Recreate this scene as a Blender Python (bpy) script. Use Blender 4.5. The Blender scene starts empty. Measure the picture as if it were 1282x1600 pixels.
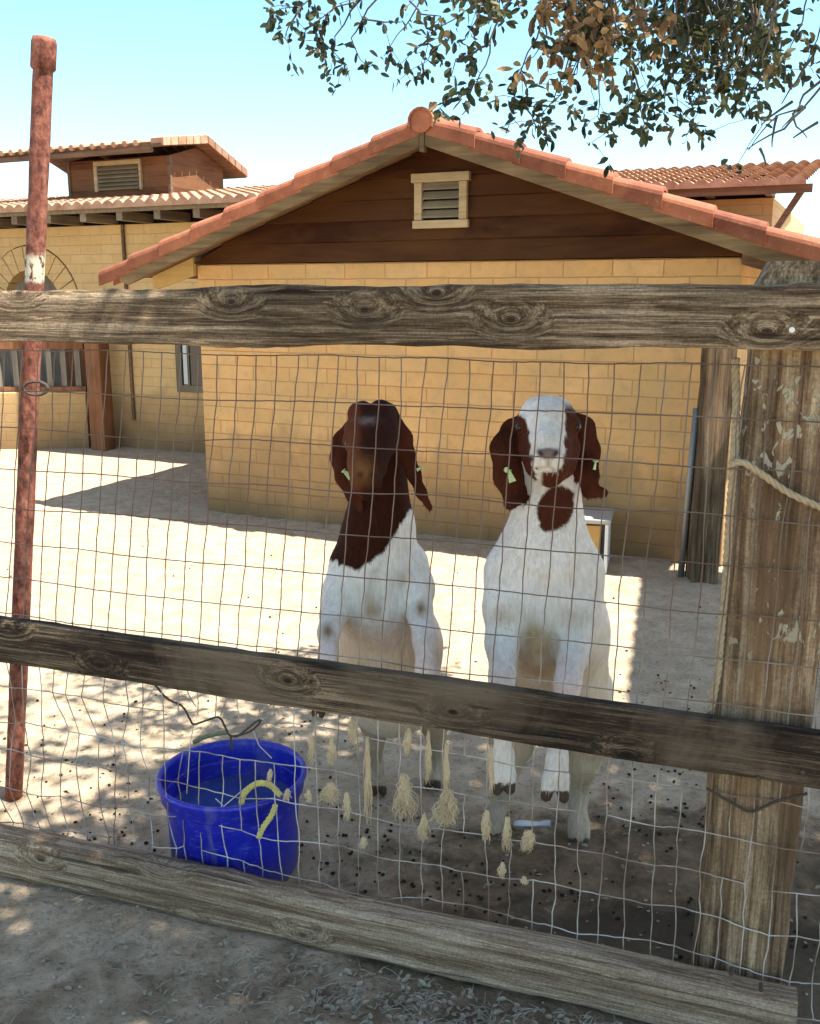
import bpy, math, random
import numpy as np
from math import radians as R, atan, cos, sin, pi, sqrt, exp
from mathutils import Vector, Matrix, noise as mn
random.seed(7); rng = np.random.default_rng(7)
sc = bpy.context.scene
# ------------------------------------------------------------------ camera
FX = 1550.; PITCH = atan(343/FX); CH = 1.6
cam_d = bpy.data.cameras.new('camera'); cam = bpy.data.objects.new('camera', cam_d)
sc.collection.objects.link(cam); sc.camera = cam
cam.location = (0, 0, CH); cam.rotation_euler = (pi/2-PITCH, 0, 0)
cam_d.sensor_fit = 'HORIZONTAL'; cam_d.sensor_width = 36; cam_d.lens = 36*FX/1282
cam_d.clip_start = .05; cam_d.clip_end = 2000
# ------------------------------------------------------------------ light
SH = (.47, -.18)                                    # horizontal run of the sunbeam per metre of height
SUN_EL = atan(1/math.hypot(*SH)); SUN_AZ = math.atan2(SH[0], SH[1])
w = bpy.data.worlds.new('World'); sc.world = w; w.use_nodes = True
nt = w.node_tree; bg = nt.nodes['Background']
sky = nt.nodes.new('ShaderNodeTexSky'); sky.sky_type = 'NISHITA'; sky.sun_disc = False
sky.sun_elevation = SUN_EL; sky.sun_rotation = SUN_AZ
sky.air_density = 1.0; sky.dust_density = .12; sky.ozone_density = 0.6; sky.altitude = 0
tint = nt.nodes.new('ShaderNodeMix'); tint.data_type = 'RGBA'; tint.blend_type = 'MULTIPLY'; tint.inputs[0].default_value = 1; tint.inputs[7].default_value = (.90, .955, .83, 1)
wtc = nt.nodes.new('ShaderNodeTexCoord'); wsp = nt.nodes.new('ShaderNodeSeparateXYZ'); wr = nt.nodes.new('ShaderNodeValToRGB')
nt.links.new(wtc.outputs['Generated'], wsp.inputs[0]); nt.links.new(wsp.outputs[2], wr.inputs[0]); e_ = wr.color_ramp.elements   # clear cyan air low down, warmer pale sky overhead
e_[0].position = .02; e_[0].color = (.62, .80, .84, 1); e_[1].position = .40; e_[1].color = (1.12, .955, .80, 1); k_ = e_.new(.26); k_.color = (.60, .83, .90, 1)
nt.links.new(wr.outputs[0], tint.inputs[7]); nt.links.new(sky.outputs[0], tint.inputs[6]); nt.links.new(tint.outputs[2], bg.inputs[0]); bg.inputs[1].default_value = .135
sd = bpy.data.lights.new('sun', 'SUN'); sd.energy = 5.0; sd.angle = R(.55); sd.color = (1, .965, .90)
so = bpy.data.objects.new('sun', sd); sc.collection.objects.link(so)
so.rotation_euler = Vector((SH[0], SH[1], 1)).to_track_quat('Z', 'Y').to_euler(); so.location = (4, -2, 9)
sc.view_settings.view_transform = 'Standard'; sc.view_settings.look = 'None'
sc.view_settings.exposure = 1.65; sc.view_settings.gamma = 1
# ------------------------------------------------------------------ maths
FW = np.array([0, cos(PITCH), -sin(PITCH)]); UP = np.array([0, sin(PITCH), cos(PITCH)]); RT = np.array([1., 0, 0]); C0 = np.array([0, 0, CH])
def ray(u, v): return RT*(u-641)/FX + FW - UP*(v-800)/FX
def P(u, v, Y): r = ray(u, v); return C0 + r*Y/r[1]
def G(u, v, z=0): r = ray(u, v); return C0 + r*(z-CH)/r[2]
def proj(p):
    d = np.asarray(p)-C0; z = d@FW
    return 641+FX*(d@RT)/z, 800-FX*(d@UP)/z
class Frame:                                        # an upright plane: x along, y back, z up
    def __init__(s, o, ang): s.o = np.array(o, float); s.a = ang; s.t = np.array([cos(ang), sin(ang), 0]); s.n = np.array([-sin(ang), cos(ang), 0])
    def px(s, u, v, off=0):
        r = ray(u, v); q = s.o+s.n*off; k = np.dot(q-C0, s.n)/np.dot(r, s.n); p = C0+r*k
        return (p-s.o)@s.t, p[2]
    def W(s, x, y, z): return s.o+s.t*x+s.n*y+np.array([0, 0, z])
    def loc(s, p): d = np.asarray(p)-s.o; return np.array([d@s.t, d@s.n, d[2]])
COL = sc.collection
def tag(o, label=None, cat=None, group=None, kind=None):
    if label: o['label'] = label
    if cat: o['category'] = cat
    if group: o['group'] = group
    if kind: o['kind'] = kind
    return o
def empty(name, loc=(0, 0, 0), rz=0, label=None, cat=None, group=None):
    o = bpy.data.objects.new(name, None); COL.objects.link(o); o.location = loc; o.rotation_euler = (0, 0, rz)
    o.empty_display_size = .1
    return tag(o, label, cat, group)
class MB:
    def __init__(s): s.v = []; s.f = []
    def add(s, vs, fs):
        b = len(s.v); s.v.extend([tuple(float(c) for c in q) for q in vs]); s.f.extend([tuple(i+b for i in q) for q in fs]); return s
    def box(s, x0, x1, y0, y1, z0, z1):
        vs = [(x, y, z) for z in (z0, z1) for y in (y0, y1) for x in (x0, x1)]
        return s.add(vs, [(0, 2, 3, 1), (4, 5, 7, 6), (0, 1, 5, 4), (2, 6, 7, 3), (0, 4, 6, 2), (1, 3, 7, 5)])
    def prism(s, poly, y0, y1):                     # poly (x,z) counter-clockwise seen from -y
        n = len(poly); vs = [(x, y0, z) for x, z in poly]+[(x, y1, z) for x, z in poly]
        return s.add(vs, [tuple(range(n)), tuple(range(2*n-1, n-1, -1))]+[(i, i+n, (i+1) % n+n, (i+1) % n) for i in range(n)])
    def tube(s, pts, rad, n=6, cap=True):
        pts = [Vector(p) for p in pts]; m = len(pts)
        rr = rad if isinstance(rad, (list, tuple)) else [rad]*m
        vs = []; fs = []; ref = None
        for i, p in enumerate(pts):
            d = (pts[min(i+1, m-1)]-pts[max(i-1, 0)]); d = d.normalized() if d.length > 1e-9 else Vector((0, 0, 1))
            if ref is None: ref = Vector((0, 0, 1)) if abs(d.z) < .9 else Vector((1, 0, 0))
            a = d.cross(ref).normalized(); b = d.cross(a); ref = a.cross(d)*1.0
            if ref.length < 1e-6: ref = Vector((0, 0, 1))
            for k in range(n):
                t = 2*pi*k/n; q = p+(a*cos(t)+b*sin(t))*rr[i]; vs.append(q)
        for i in range(m-1):
            for k in range(n): fs.append((i*n+k, (i+1)*n+k, (i+1)*n+(k+1) % n, i*n+(k+1) % n))
        if cap: fs += [tuple(range(n)), tuple((m-1)*n+k for k in range(n-1, -1, -1))]
        return s.add(vs, fs)
    def lathe(s, prof, c=(0, 0, 0), n=48, sx=1, sy=1):
        vs = [(c[0]+r*cos(2*pi*k/n)*sx, c[1]+r*sin(2*pi*k/n)*sy, c[2]+z) for r, z in prof for k in range(n)]
        return s.add(vs, [(i*n+k, i*n+(k+1) % n, (i+1)*n+(k+1) % n, (i+1)*n+k) for i in range(len(prof)-1) for k in range(n)])
    def build(s, name, m, parent=None, smooth=False, bevel=0, loc=None, col=None, autos=False):
        me = bpy.data.meshes.new(name); me.from_pydata(s.v, [], s.f); me.validate(); me.update()
        for mm in (m if isinstance(m, (list, tuple)) else [m]): me.materials.append(mm)
        if smooth: me.polygons.foreach_set('use_smooth', [True]*len(me.polygons))
        if col is not None:
            at = me.color_attributes.new('col', 'FLOAT_COLOR', 'POINT'); at.data.foreach_set('color', np.asarray(col, np.float32).ravel())
        o = bpy.data.objects.new(name, me); COL.objects.link(o)
        if parent: o.parent = parent
        if loc is not None: o.location = loc
        if bevel:
            b = o.modifiers.new('bevel', 'BEVEL'); b.width = bevel; b.segments = 2; b.limit_method = 'ANGLE'; b.angle_limit = R(40)
        return o
def fbm(x, y, z, o=4): return mn.fractal(Vector((x, y, z)), 1.0, 2.0, o)
# ------------------------------------------------------------------ materials
class NT:
    def __init__(s, name, rough=.8, spec=.3):
        s.m = bpy.data.materials.new(name); s.m.use_nodes = True; s.t = s.m.node_tree; s.b = s.t.nodes['Principled BSDF']
        s.b.inputs['Roughness'].default_value = rough; s.b.inputs['Specular IOR Level'].default_value = spec
        s.tc = s.t.nodes.new('ShaderNodeTexCoord')
    def n(s, ty, **kw):
        k = s.t.nodes.new(ty)
        for a, b in kw.items():
            if a in k.inputs.keys() if isinstance(a, str) else False: pass
            setattr(k, a, b)
        return k
    def L(s, a, b): s.t.links.new(a, b)
    def obj(s, scale=(1, 1, 1), rot=(0, 0, 0), loc=(0, 0, 0), src=None):
        mp = s.n('ShaderNodeMapping'); mp.inputs['Scale'].default_value = scale; mp.inputs['Rotation'].default_value = rot; mp.inputs['Location'].default_value = loc
        s.L(src or s.tc.outputs['Object'], mp.inputs[0]); return mp.outputs[0]
    def noise(s, vec, scale, detail=4, rough=.55, dist=0):
        k = s.n('ShaderNodeTexNoise'); k.inputs['Scale'].default_value = scale; k.inputs['Detail'].default_value = detail
        k.inputs['Roughness'].default_value = rough; k.inputs['Distortion'].default_value = dist; s.L(vec, k.inputs['Vector']); return k.outputs['Fac']
    def ramp(s, fac, stops, interp='LINEAR'):
        k = s.n('ShaderNodeValToRGB'); k.color_ramp.interpolation = interp; e = k.color_ramp.elements
        while len(e) < len(stops): e.new(.5)
        for i, (p, c) in enumerate(stops):
            e[i].position = p; e[i].color = (c, c, c, 1) if isinstance(c, (int, float)) else (*c, 1)
        s.L(fac, k.inputs[0]); return k.outputs[0]
    def mix(s, fac, a, b, mode='MIX'):
        k = s.n('ShaderNodeMix', data_type='RGBA', blend_type=mode)
        for q, i in ((fac, 0), (a, 6), (b, 7)):
            if hasattr(q, 'links') or hasattr(q, 'is_linked'): s.L(q, k.inputs[i])
            elif i == 0: k.inputs[0].default_value = q
            else: k.inputs[i].default_value = (*q, 1) if not isinstance(q, (int, float)) else (q, q, q, 1)
        return k.outputs[2]
    def math(s, op, a, b=0.0):
        k = s.n('ShaderNodeMath', operation=op)
        for q, i in ((a, 0), (b, 1)):
            if hasattr(q, 'is_linked'): s.L(q, k.inputs[i])
            else: k.inputs[i].default_value = q
        return k.outputs[0]
    def bump(s, h, strength=.5, dist=.01, prev=None):
        k = s.n('ShaderNodeBump'); k.inputs['Strength'].default_value = strength; k.inputs['Distance'].default_value = dist
        s.L(h, k.inputs['Height'])
        if prev is not None: s.L(prev, k.inputs['Normal'])
        s.L(k.outputs[0], s.b.inputs['Normal']); return k.outputs[0]
    def base(s, c):
        if hasattr(c, 'is_linked'): s.L(c, s.b.inputs['Base Color'])
        else: s.b.inputs['Base Color'].default_value = (*c, 1)
def wood(name, dark, mid, light, axis=0, knots=True, contrast=1, stain=None, bump=.9, seed=0):
    s = NT(name, .85, .2)
    sc1 = [60, 60, 60]; sc1[axis] = 1.5
    src = s.tc.outputs['Object']
    # grain bends round scattered knots
    vo = s.n('ShaderNodeTexVoronoi', voronoi_dimensions='2D'); vo.inputs['Scale'].default_value = 1.0; vo.inputs['Randomness'].default_value = 1
    sp_ = s.n('ShaderNodeSeparateXYZ'); s.L(src, sp_.inputs[0]); cb_ = s.n('ShaderNodeCombineXYZ')
    s.L(s.math('ADD', s.math('MULTIPLY', sp_.outputs[0], 2.4), seed*3.1), cb_.inputs[0]); s.L(s.math('ADD', s.math('MULTIPLY', sp_.outputs[2], 4.6), seed*1.7), cb_.inputs[1]); s.L(cb_.outputs[0], vo.inputs['Vector'])
    kd = s.ramp(vo.outputs['Distance'], [(0, 1), (.07, .6), (.22, 0)])
    base = s.obj(tuple(sc1), loc=(seed, seed*2.3, seed*5.1))
    add = s.n('ShaderNodeVectorMath', operation='ADD'); mul = s.n('ShaderNodeVectorMath', operation='MULTIPLY')
    s.L(kd, mul.inputs[0]); mul.inputs[1].default_value = (0 if axis == 0 else 3.2, 3.2, 3.2 if axis != 2 else 0) if knots else (0, 0, 0)
    s.L(base, add.inputs[0]); s.L(mul.outputs[0], add.inputs[1])
    g = s.noise(add.outputs[0], 1.0, 9, .66, .12)
    fine = s.noise(add.outputs[0], 4.5, 6, .75, .05)
    sc2 = [1.6]*3; sc2[axis] = .8
    big = s.noise(s.obj(tuple(sc2), loc=(seed*7, 0, seed)), 2.2, 4, .6, .4)
    sc3 = [60]*3; sc3[axis] = 3
    crack = s.ramp(s.noise(s.obj(tuple([c*.35 for c in sc3]), loc=(seed*2, seed, 3)), 1.6, 4, .5, .6), [(.30, 0), (.37, 1)])
    gm = s.math('ADD', s.math('MULTIPLY', g, .55), s.math('MULTIPLY', fine, .45))
    c = s.ramp(gm, [(.42, dark), (.5, mid), (.58, light)])
    scf = [110]*3; scf[axis] = 9
    fl_ = s.noise(s.obj(tuple(scf), loc=(seed, 4, 7)), 1.0, 6, .7, .4); c = s.mix(s.ramp(fl_, [(.60, 0), (.68, .65)]), c, tuple(min(1, q*1.5) for q in light)); c = s.mix(s.ramp(fl_, [(.30, .75), (.38, 0)]), c, tuple(q*.5 for q in dark))
    gt_ = s.noise(s.obj((1, 1, 1)), 160, 4, .7); c = s.mix(1.0, c, s.ramp(gt_, [(.3, .62), (.7, 1.3)]), 'MULTIPLY')
    gm = s.math('ADD', gm, s.math('MULTIPLY', fl_, .35))
    c = s.mix(s.ramp(big, [(.35, .75*contrast), (.62, 0)]), c, tuple(q*.42 for q in dark), 'MIX')
    if stain: c = s.mix(s.ramp(s.noise(s.obj((.8, .8, .8), loc=(seed, 9, 2)), 2.8, 5, .65, .5), [(.45, 0), (.62, .75)]), c, stain)
    c = s.mix(1.0, c, s.ramp(crack, [(0, .3), (1, 1)]), 'MULTIPLY')
    if knots:
        rg = s.math('SINE', s.math('MULTIPLY', vo.outputs['Distance'], 400.0)); near = s.ramp(vo.outputs['Distance'], [(.03, .7), (.11, 0)])
        c = s.mix(s.math('MULTIPLY', near, s.ramp(rg, [(.2, 0), (.8, 1)])), c, tuple(q*.6 for q in dark))
        c = s.mix(s.ramp(vo.outputs['Distance'], [(.0, .95), (.022, .8), (.036, 0)]), c, tuple(q*.55 for q in dark))
    s.base(c)
    h = s.math('ADD', s.math('ADD', gm, s.math('MULTIPLY', fine, .5)), s.math('MULTIPLY', crack, .35))
    s.bump(h, bump, .012); return s.m
M = {}
M['rail'] = wood('weathered rail wood', (.068, .040, .020), (.215, .142, .078), (.53, .39, .245), 0, seed=1, contrast=.7)
M['railb'] = wood('grey beam wood', (.15, .092, .05), (.32, .22, .135), (.52, .39, .26), 0, seed=4, contrast=.35, bump=.6)
M['railm'] = wood('dark weathered rail wood', (.034, .020, .011), (.105, .068, .038), (.38, .265, .16), 0, seed=6, stain=(.22, .155, .10))
def post_mat(name, seed, dark, mid, light, flakes):
    s = NT(name, .88, .2)
    base = s.obj((50, 50, 1.5), loc=(seed, 0, 0)); g = s.noise(base, 1.2, 9, .68, .15); fine = s.noise(base, 5, 6, .75)
    c = s.ramp(s.math('ADD', s.math('MULTIPLY', g, .7), s.math('MULTIPLY', fine, .3)), [(.40, dark), (.5, mid), (.60, light)])
    c = s.mix(1.0, c, s.ramp(s.noise(s.obj((1, 1, 1)), 150, 4, .7), [(.3, .65), (.7, 1.3)]), 'MULTIPLY')
    big = s.noise(s.obj((2.5, 2.5, 1)), 2.5, 5, .6, .6)
    c = s.mix(s.ramp(big, [(.36, .7), (.6, 0)]), c, tuple(q*.35 for q in dark))
    c = s.mix(s.ramp(s.noise(s.obj((9, 9, .7), loc=(3, seed, 1)), 1.3, 3), [(.52, 0), (.66, .45)]), c, (.27, .16, .08))
    h = s.math('ADD', g, s.math('MULTIPLY', fine, .4))
    if flakes:
        fl = s.noise(s.obj((1, 1, .5)), 42, 6, .62, .8); reg = s.noise(s.obj((1, 1, 1), loc=(2, 4, 8)), 5.0, 2)
        sep = s.n('ShaderNodeSeparateXYZ'); s.L(s.tc.outputs['Object'], sep.inputs[0])
        hi = s.ramp(sep.outputs[2], [(.75, 0), (.95, 1)])
        msk = s.ramp(s.math('ADD', s.math('MULTIPLY', fl, .6), s.math('MULTIPLY', reg, .4)), [(.575, 0), (.59, 1)])
        msk = s.math('MULTIPLY', msk, hi)
        c = s.mix(msk, c, (.42, .36, .25)); h = s.math('ADD', h, s.math('MULTIPLY', msk, .25))
    s.base(c); s.bump(h, .9, .012); return s.m
M['post'] = post_mat('old post wood', 2, (.09, .052, .028), (.27, .17, .092), (.52, .38, .23), True)
M['post2'] = post_mat('pen post wood', 9, (.055, .035, .02), (.14, .09, .05), (.25, .18, .11), False)
def simple_wood(name, a, b, axis=0, scale=1., bump=.5, rough=.8):
    s = NT(name, rough, .25); v = [14*scale]*3; v[axis] = .8*scale
    g = s.noise(s.obj(tuple(v)), 2, 7, .62, .3); big = s.noise(s.obj((1, 1, 1)), 1.8, 4, .6)
    c = s.ramp(g, [(.3, a), (.68, b)]); c = s.mix(s.ramp(big, [(.35, .6), (.62, 0)]), c, tuple(q*.6 for q in a)); s.base(c); s.bump(g, bump, .008); return s.m
M['barge'] = simple_wood('barge board wood', (.09, .052, .022), (.27, .175, .08))
M['fascia'] = simple_wood('brown fascia wood', (.10, .055, .03), (.23, .14, .08))
M['lookout'] = simple_wood('yellow painted eave board', (.46, .30, .11), (.60, .42, .17), bump=.2)
M['vent'] = simple_wood('cream vent wood', (.34, .235, .115), (.55, .42, .24), bump=.3)
M['louver'] = simple_wood('louver wood', (.16, .115, .065), (.30, .23, .14), bump=.3)
M['rafter'] = simple_wood('rafter wood', (.16, .12, .08), (.3, .24, .16), 1)
M['porch'] = simple_wood('porch post wood', (.14, .055, .022), (.30, .13, .055), 2)
M['greyboard'] = simple_wood('grey board wood', (.16, .13, .10), (.32, .27, .2), 2)
def siding_mat(name, a, b, bh, z0, streak):
    s = NT(name, .8, .12)
    sep = s.n('ShaderNodeSeparateXYZ'); s.L(s.tc.outputs['Object'], sep.inputs[0])
    row = s.math('FLOOR', s.math('DIVIDE', s.math('SUBTRACT', sep.outputs[2], z0), bh))
    wn = s.n('ShaderNodeTexWhiteNoise', noise_dimensions='1D'); s.L(row, wn.inputs['W'])
    g = s.noise(s.obj((.9, 1, 16)), 2, 6, .6, .3); big = s.noise(s.obj((1.1, 1, 3.5)), 1.3, 4, .6, .5)
    c = s.ramp(g, [(.3, a), (.7, b)])
    c = s.mix(s.math('MULTIPLY', wn.outputs[0], .6), c, streak)
    fr = s.math('FRACT', s.math('DIVIDE', s.math('SUBTRACT', sep.outputs[2], z0), bh)); ln = s.ramp(fr, [(0, 0), (.04, 1)])
    c = s.mix(1.0, c, s.ramp(fr, [(.0, .25), (.055, 1)]), 'MULTIPLY')  # shadow line at each board lap painted dark
    c = s.mix(s.ramp(big, [(.42, .0), (.64, .7)]), c, streak)
    s.base(c); s.bump(g, .4, .006); return s.m
M['siding'] = siding_mat('brown gable siding', (.022, .0065, .0035), (.045, .013, .006), .128, 1.795, (.10, .042, .013))
M['siding2'] = siding_mat('old brown siding', (.06, .022, .011), (.14, .055, .025), .12, 2.5, (.19, .09, .04))
def brick_mat(name, c1, c2, mort, bw, bh, dirt=True, blotch=(.40, .27, .12)):
    s = NT(name, .85, .25)
    sep = s.n('ShaderNodeSeparateXYZ'); s.L(s.tc.outputs['Object'], sep.inputs[0]); cmb = s.n('ShaderNodeCombineXYZ')
    xy = s.math('ADD', sep.outputs[0], sep.outputs[1]); wob = s.noise(s.obj((1, 1, 1)), 3.5, 3); 
    s.L(xy, cmb.inputs[0]); s.L(s.math('ADD', sep.outputs[2], s.math('MULTIPLY', wob, .018)), cmb.inputs[1])
    def br():
        k = s.n('ShaderNodeTexBrick'); k.inputs['Scale'].default_value = 1; k.inputs['Brick Width'].default_value = bw; k.inputs['Row Height'].default_value = bh
        k.inputs['Mortar Size'].default_value = .0045; k.inputs['Mortar Smooth'].default_value = .6; k.offset = .5; k.inputs['Bias'].default_value = 0
        s.L(cmb.outputs[0], k.inputs['Vector']); return k
    k = br(); k.inputs['Color1'].default_value = (*c1, 1); k.inputs['Color2'].default_value = (*c2, 1); k.inputs['Mortar'].default_value = (*mort, 1)
    n1 = s.noise(s.obj((1, 1, 1)), 2.0, 6, .62, .4); n2 = s.noise(s.obj((1, 1, 1)), 16, 5, .65)
    c = s.mix(s.ramp(n1, [(.42, .55), (.62, 0)]), k.outputs['Color'], blotch)
    c = s.mix(s.ramp(n2, [(.32, .35), (.5, 0)]), c, tuple(q*.75 for q in blotch))
    if dirt:
        up = s.math('ADD', sep.outputs[2], s.math('MULTIPLY', n1, .7))
        c = s.mix(s.ramp(up, [(.32, .85), (.90, .30), (1.3, 0)]), c, (.17, .095, .042))
    chips = s.ramp(s.noise(s.obj((1, 1, 2.5), loc=(4, 4, 4)), 22, 3, .5), [(.70, 0), (.735, .8)])
    c = s.mix(chips, c, (.20, .115, .05))
    s.base(c)
    h = s.math('ADD', s.math('MULTIPLY', k.outputs['Fac'], -1), s.math('MULTIPLY', n2, .6)); s.bump(h, .6, .008); return s.m
M['brick'] = brick_mat('yellow painted adobe brick', (.65, .37, .15), (.58, .315, .115), (.41, .21, .078), .30, .1)
M['brick2'] = brick_mat('pale yellow painted brick', (.56, .37, .17), (.53, .34, .15), (.46, .29, .125), .28, .095, True, (.46, .31, .13))
def tile_mat(name, a, b, light):
    s = NT(name, .8, .3); n = s.noise(s.obj((1, 1, 1)), 5, 6, .65, .4); g = s.noise(s.obj((1, 1, 1)), 42, 4, .6)
    c = s.ramp(n, [(.35, a), (.62, b)]); c = s.mix(s.ramp(g, [(.60, 0), (.72, .55)]), c, light)
    c = s.mix(s.ramp(s.noise(s.obj((1, 1, 1), loc=(5, 2, 1)), 3.2, 5, .7, .8), [(.56, 0), (.72, .5)]), c, (.11, .055, .03))
    oi = s.n('ShaderNodeObjectInfo'); c = s.mix(1.0, c, s.ramp(oi.outputs['Random'], [(0, (.66, .60, .56)), (.5, (1, .95, .9)), (1, (1.25, 1.15, 1.1))]), 'MULTIPLY')
    s.base(c); s.bump(s.math('ADD', n, g), .35, .006); return s.m
M['tile'] = tile_mat('terracotta tile', (.22, .068, .034), (.34, .125, .062), (.42, .25, .16))
M['tile2'] = tile_mat('faded terracotta tile', (.27, .135, .075), (.42, .27, .18), (.5, .38, .28))
def flat(name, c, rough=.7, spec=.3, metal=0, var=.25, sc_=20, bump=.15):
    s = NT(name, rough, spec); s.b.inputs['Metallic'].default_value = metal
    n = s.noise(s.obj((1, 1, 1)), sc_, 5, .6, .2); s.base(s.mix(s.ramp(n, [(.35, var), (.65, 0)]), c, tuple(q*.45 for q in c))); 
    if bump: s.bump(n, bump, .004)
    return s.m
s = NT('rusty steel', .85, .3)
n = s.noise(s.obj((1, 1, .6)), 55, 8, .72, .1); n2 = s.noise(s.obj((1, 1, .6)), 7, 4, .6)
c = s.ramp(n, [(.36, (.06, .022, .015)), (.5, (.19, .06, .036)), (.68, (.32, .14, .09))])
sep = s.n('ShaderNodeSeparateXYZ'); s.L(s.tc.outputs['Object'], sep.inputs[0])
zz = s.math('ADD', sep.outputs[2], s.math('MULTIPLY', n2, .12))
pm = s.math('MULTIPLY', s.ramp(s.math('SUBTRACT', zz, .78), [(.905, 0), (.915, 1)]), s.ramp(s.math('SUBTRACT', zz, .78), [(.965, 1), (.98, 0)]))
c = s.mix(s.math('MULTIPLY', pm, s.ramp(n, [(.42, 0), (.5, 1)])), c, (.62, .52, .36)); s.base(c); s.bump(n, .7, .006); M['rust'] = s.m
M['steel'] = flat('dull steel pipe', (.24, .23, .21), .5, .5, .6)
s = NT('fence wire', .6, .4); n = s.noise(s.obj((1, 1, 1)), 6, 4, .6)
c = s.ramp(n, [(.38, (.20, .135, .09)), (.5, (.34, .28, .22)), (.62, (.52, .47, .40))]); sep = s.n('ShaderNodeSeparateXYZ'); s.L(s.tc.outputs['Object'], sep.inputs[0])
c = s.mix(s.ramp(sep.outputs[2], [(.62, 0), (.95, .85)]), c, (.105, .06, .04)); s.base(c); s.b.inputs['Metallic'].default_value = .2; M['wire'] = s.m
M['twine'] = flat('dark wire twist', (.07, .05, .035), .8)
M['rope'] = flat('tan rope', (.40, .31, .19), .9, .1, 0, .5, 60)
M['yrope'] = flat('yellow rope', (.62, .52, .16), .8, .2, 0, .4, 90)
M['grope'] = flat('faded green rope', (.25, .24, .13), .9, .1)
M['wool'] = flat('cream wool fibre', (.66, .50, .30), .9, .1, 0, .2, 60, 0)
M['dark'] = flat('dark interior', (.012, .010, .009), .9, .1, 0, 0, 5, 0)
M['glass'] = flat('window glass', (.02, .022, .026), .08, .6, 0, 0, 5, 0)
M['curtain'] = flat('pale curtain', (.5, .5, .48), .9, .1)
M['winframe'] = simple_wood('grey window frame', (.11, .09, .06), (.2, .165, .11), 2)
M['white'] = flat('white plastic', (.72, .70, .66), .45, .4, 0, .2, 9)
M['greyp'] = flat('grey plastic', (.36, .34, .30), .55, .3)
M['yellowp'] = flat('yellow inner lining', (.62, .38, .12), .6)
M['nail'] = flat('pale nail head', (.75, .73, .68), .5)
s = NT('blue plastic', .38, .5); n = s.noise(s.obj((1, 1, 1)), 7, 6, .65, .5); n2 = s.noise(s.obj((1, 1, 4)), 40, 4, .6)
c = s.ramp(n, [(.35, (.006, .008, .27)), (.65, (.012, .02, .42))]); c = s.mix(s.ramp(n2, [(.56, 0), (.70, .55)]), c, (.12, .15, .38)); c = s.mix(s.ramp(s.noise(s.obj((1, 1, .35), loc=(3, 3, 3)), 14, 6, .7, .4), [(.55, 0), (.68, .4)]), c, (.20, .18, .22))
sep = s.n('ShaderNodeSeparateXYZ'); s.L(s.tc.outputs['Object'], sep.inputs[0])
c = s.mix(s.ramp(s.math('ADD', sep.outputs[2], s.math('MULTIPLY', n, .12)), [(.05, .55), (.17, 0)]), c, (.12, .10, .11)); s.base(c); s.bump(n2, .12, .003); M['blue'] = s.m
s = NT('trough water', .06, .5); n = s.noise(s.obj((1, 1, 1)), 9, 4, .6); s.base(s.ramp(n, [(.3, (.02, .045, .20)), (.7, (.05, .085, .26))])); s.bump(n, .12, .01); M['water'] = s.m
# ground
s = NT('dry dirt', .95, .1); V = s.tc.outputs['Object']
n1 = s.noise(V, .9, 6, .6, .3); n2 = s.noise(V, 9, 8, .65, .2); n3 = s.noise(V, 60, 6, .7)
c = s.ramp(n2, [(.30, (.35, .25, .155)), (.5, (.485, .365, .24)), (.70, (.59, .465, .325))])
c = s.mix(s.ramp(n1, [(.4, .3), (.6, 0)]), c, (.33, .27, .18))
sep = s.n('ShaderNodeSeparateXYZ'); s.L(V, sep.inputs[0])
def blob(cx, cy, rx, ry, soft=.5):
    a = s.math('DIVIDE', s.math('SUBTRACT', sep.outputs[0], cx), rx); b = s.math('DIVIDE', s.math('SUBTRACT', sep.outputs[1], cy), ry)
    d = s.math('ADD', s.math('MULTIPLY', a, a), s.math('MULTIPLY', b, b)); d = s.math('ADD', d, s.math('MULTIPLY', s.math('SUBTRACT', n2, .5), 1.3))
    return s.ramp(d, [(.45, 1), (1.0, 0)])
c = s.mix(s.math('MULTIPLY', blob(.75, 2.35, 1.1, .62), .85), c, s.ramp(n2, [(.35, (.055, .038, .022)), (.65, (.25, .155, .085))]))  # shade on the right of the pen painted into browner soil
c = s.mix(s.math('MULTIPLY', blob(.7, 2.15, .8, .28), .8), c, (.055, .042, .028))  # same painted shade, deeper along the fence
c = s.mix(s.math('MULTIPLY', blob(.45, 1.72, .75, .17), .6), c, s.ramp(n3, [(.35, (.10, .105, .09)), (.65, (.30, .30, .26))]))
c = s.mix(s.math('MULTIPLY', blob(0, 1.35, 2.6, .95), .7), c, s.ramp(n2, [(.35, (.16, .11, .065)), (.65, (.30, .235, .15))]))  # shade outside the fence painted in as darker dirt
c = s.mix(s.ramp(n3, [(.33, .6), (.47, 0)]), c, (.10, .075, .045)); s.base(c)
vd = s.n('ShaderNodeTexVoronoi'); vd.inputs['Scale'].default_value = 9; s.L(s.obj((1, 1.25, 0)), vd.inputs['Vector'])
sc_ = s.n('ShaderNodeSeparateColor'); s.L(vd.outputs['Color'], sc_.inputs[0])
dent = s.math('MULTIPLY', s.ramp(s.math('ADD', vd.outputs['Distance'], s.math('MULTIPLY', n2, .25)), [(.22, 0), (.36, 1), (.46, .8)]), s.ramp(sc_.outputs[0], [(.35, 0), (.45, 1)]))
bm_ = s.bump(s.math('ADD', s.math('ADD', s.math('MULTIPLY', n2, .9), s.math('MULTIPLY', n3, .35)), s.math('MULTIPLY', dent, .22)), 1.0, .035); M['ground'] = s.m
M['pellet'] = flat('dark droppings', (.035, .026, .017), .9, .1, 0, 0, 5, 0)
M['litter'] = flat('dead leaf litter', (.33, .28, .20), .9, .1, 0, .6, 9, 0)
M['straw'] = flat('grey straw', (.34, .31, .24), .9, .1, 0, .3, 9, 0)
M['stone'] = flat('pebble', (.36, .31, .24), .9, .1)
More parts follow.
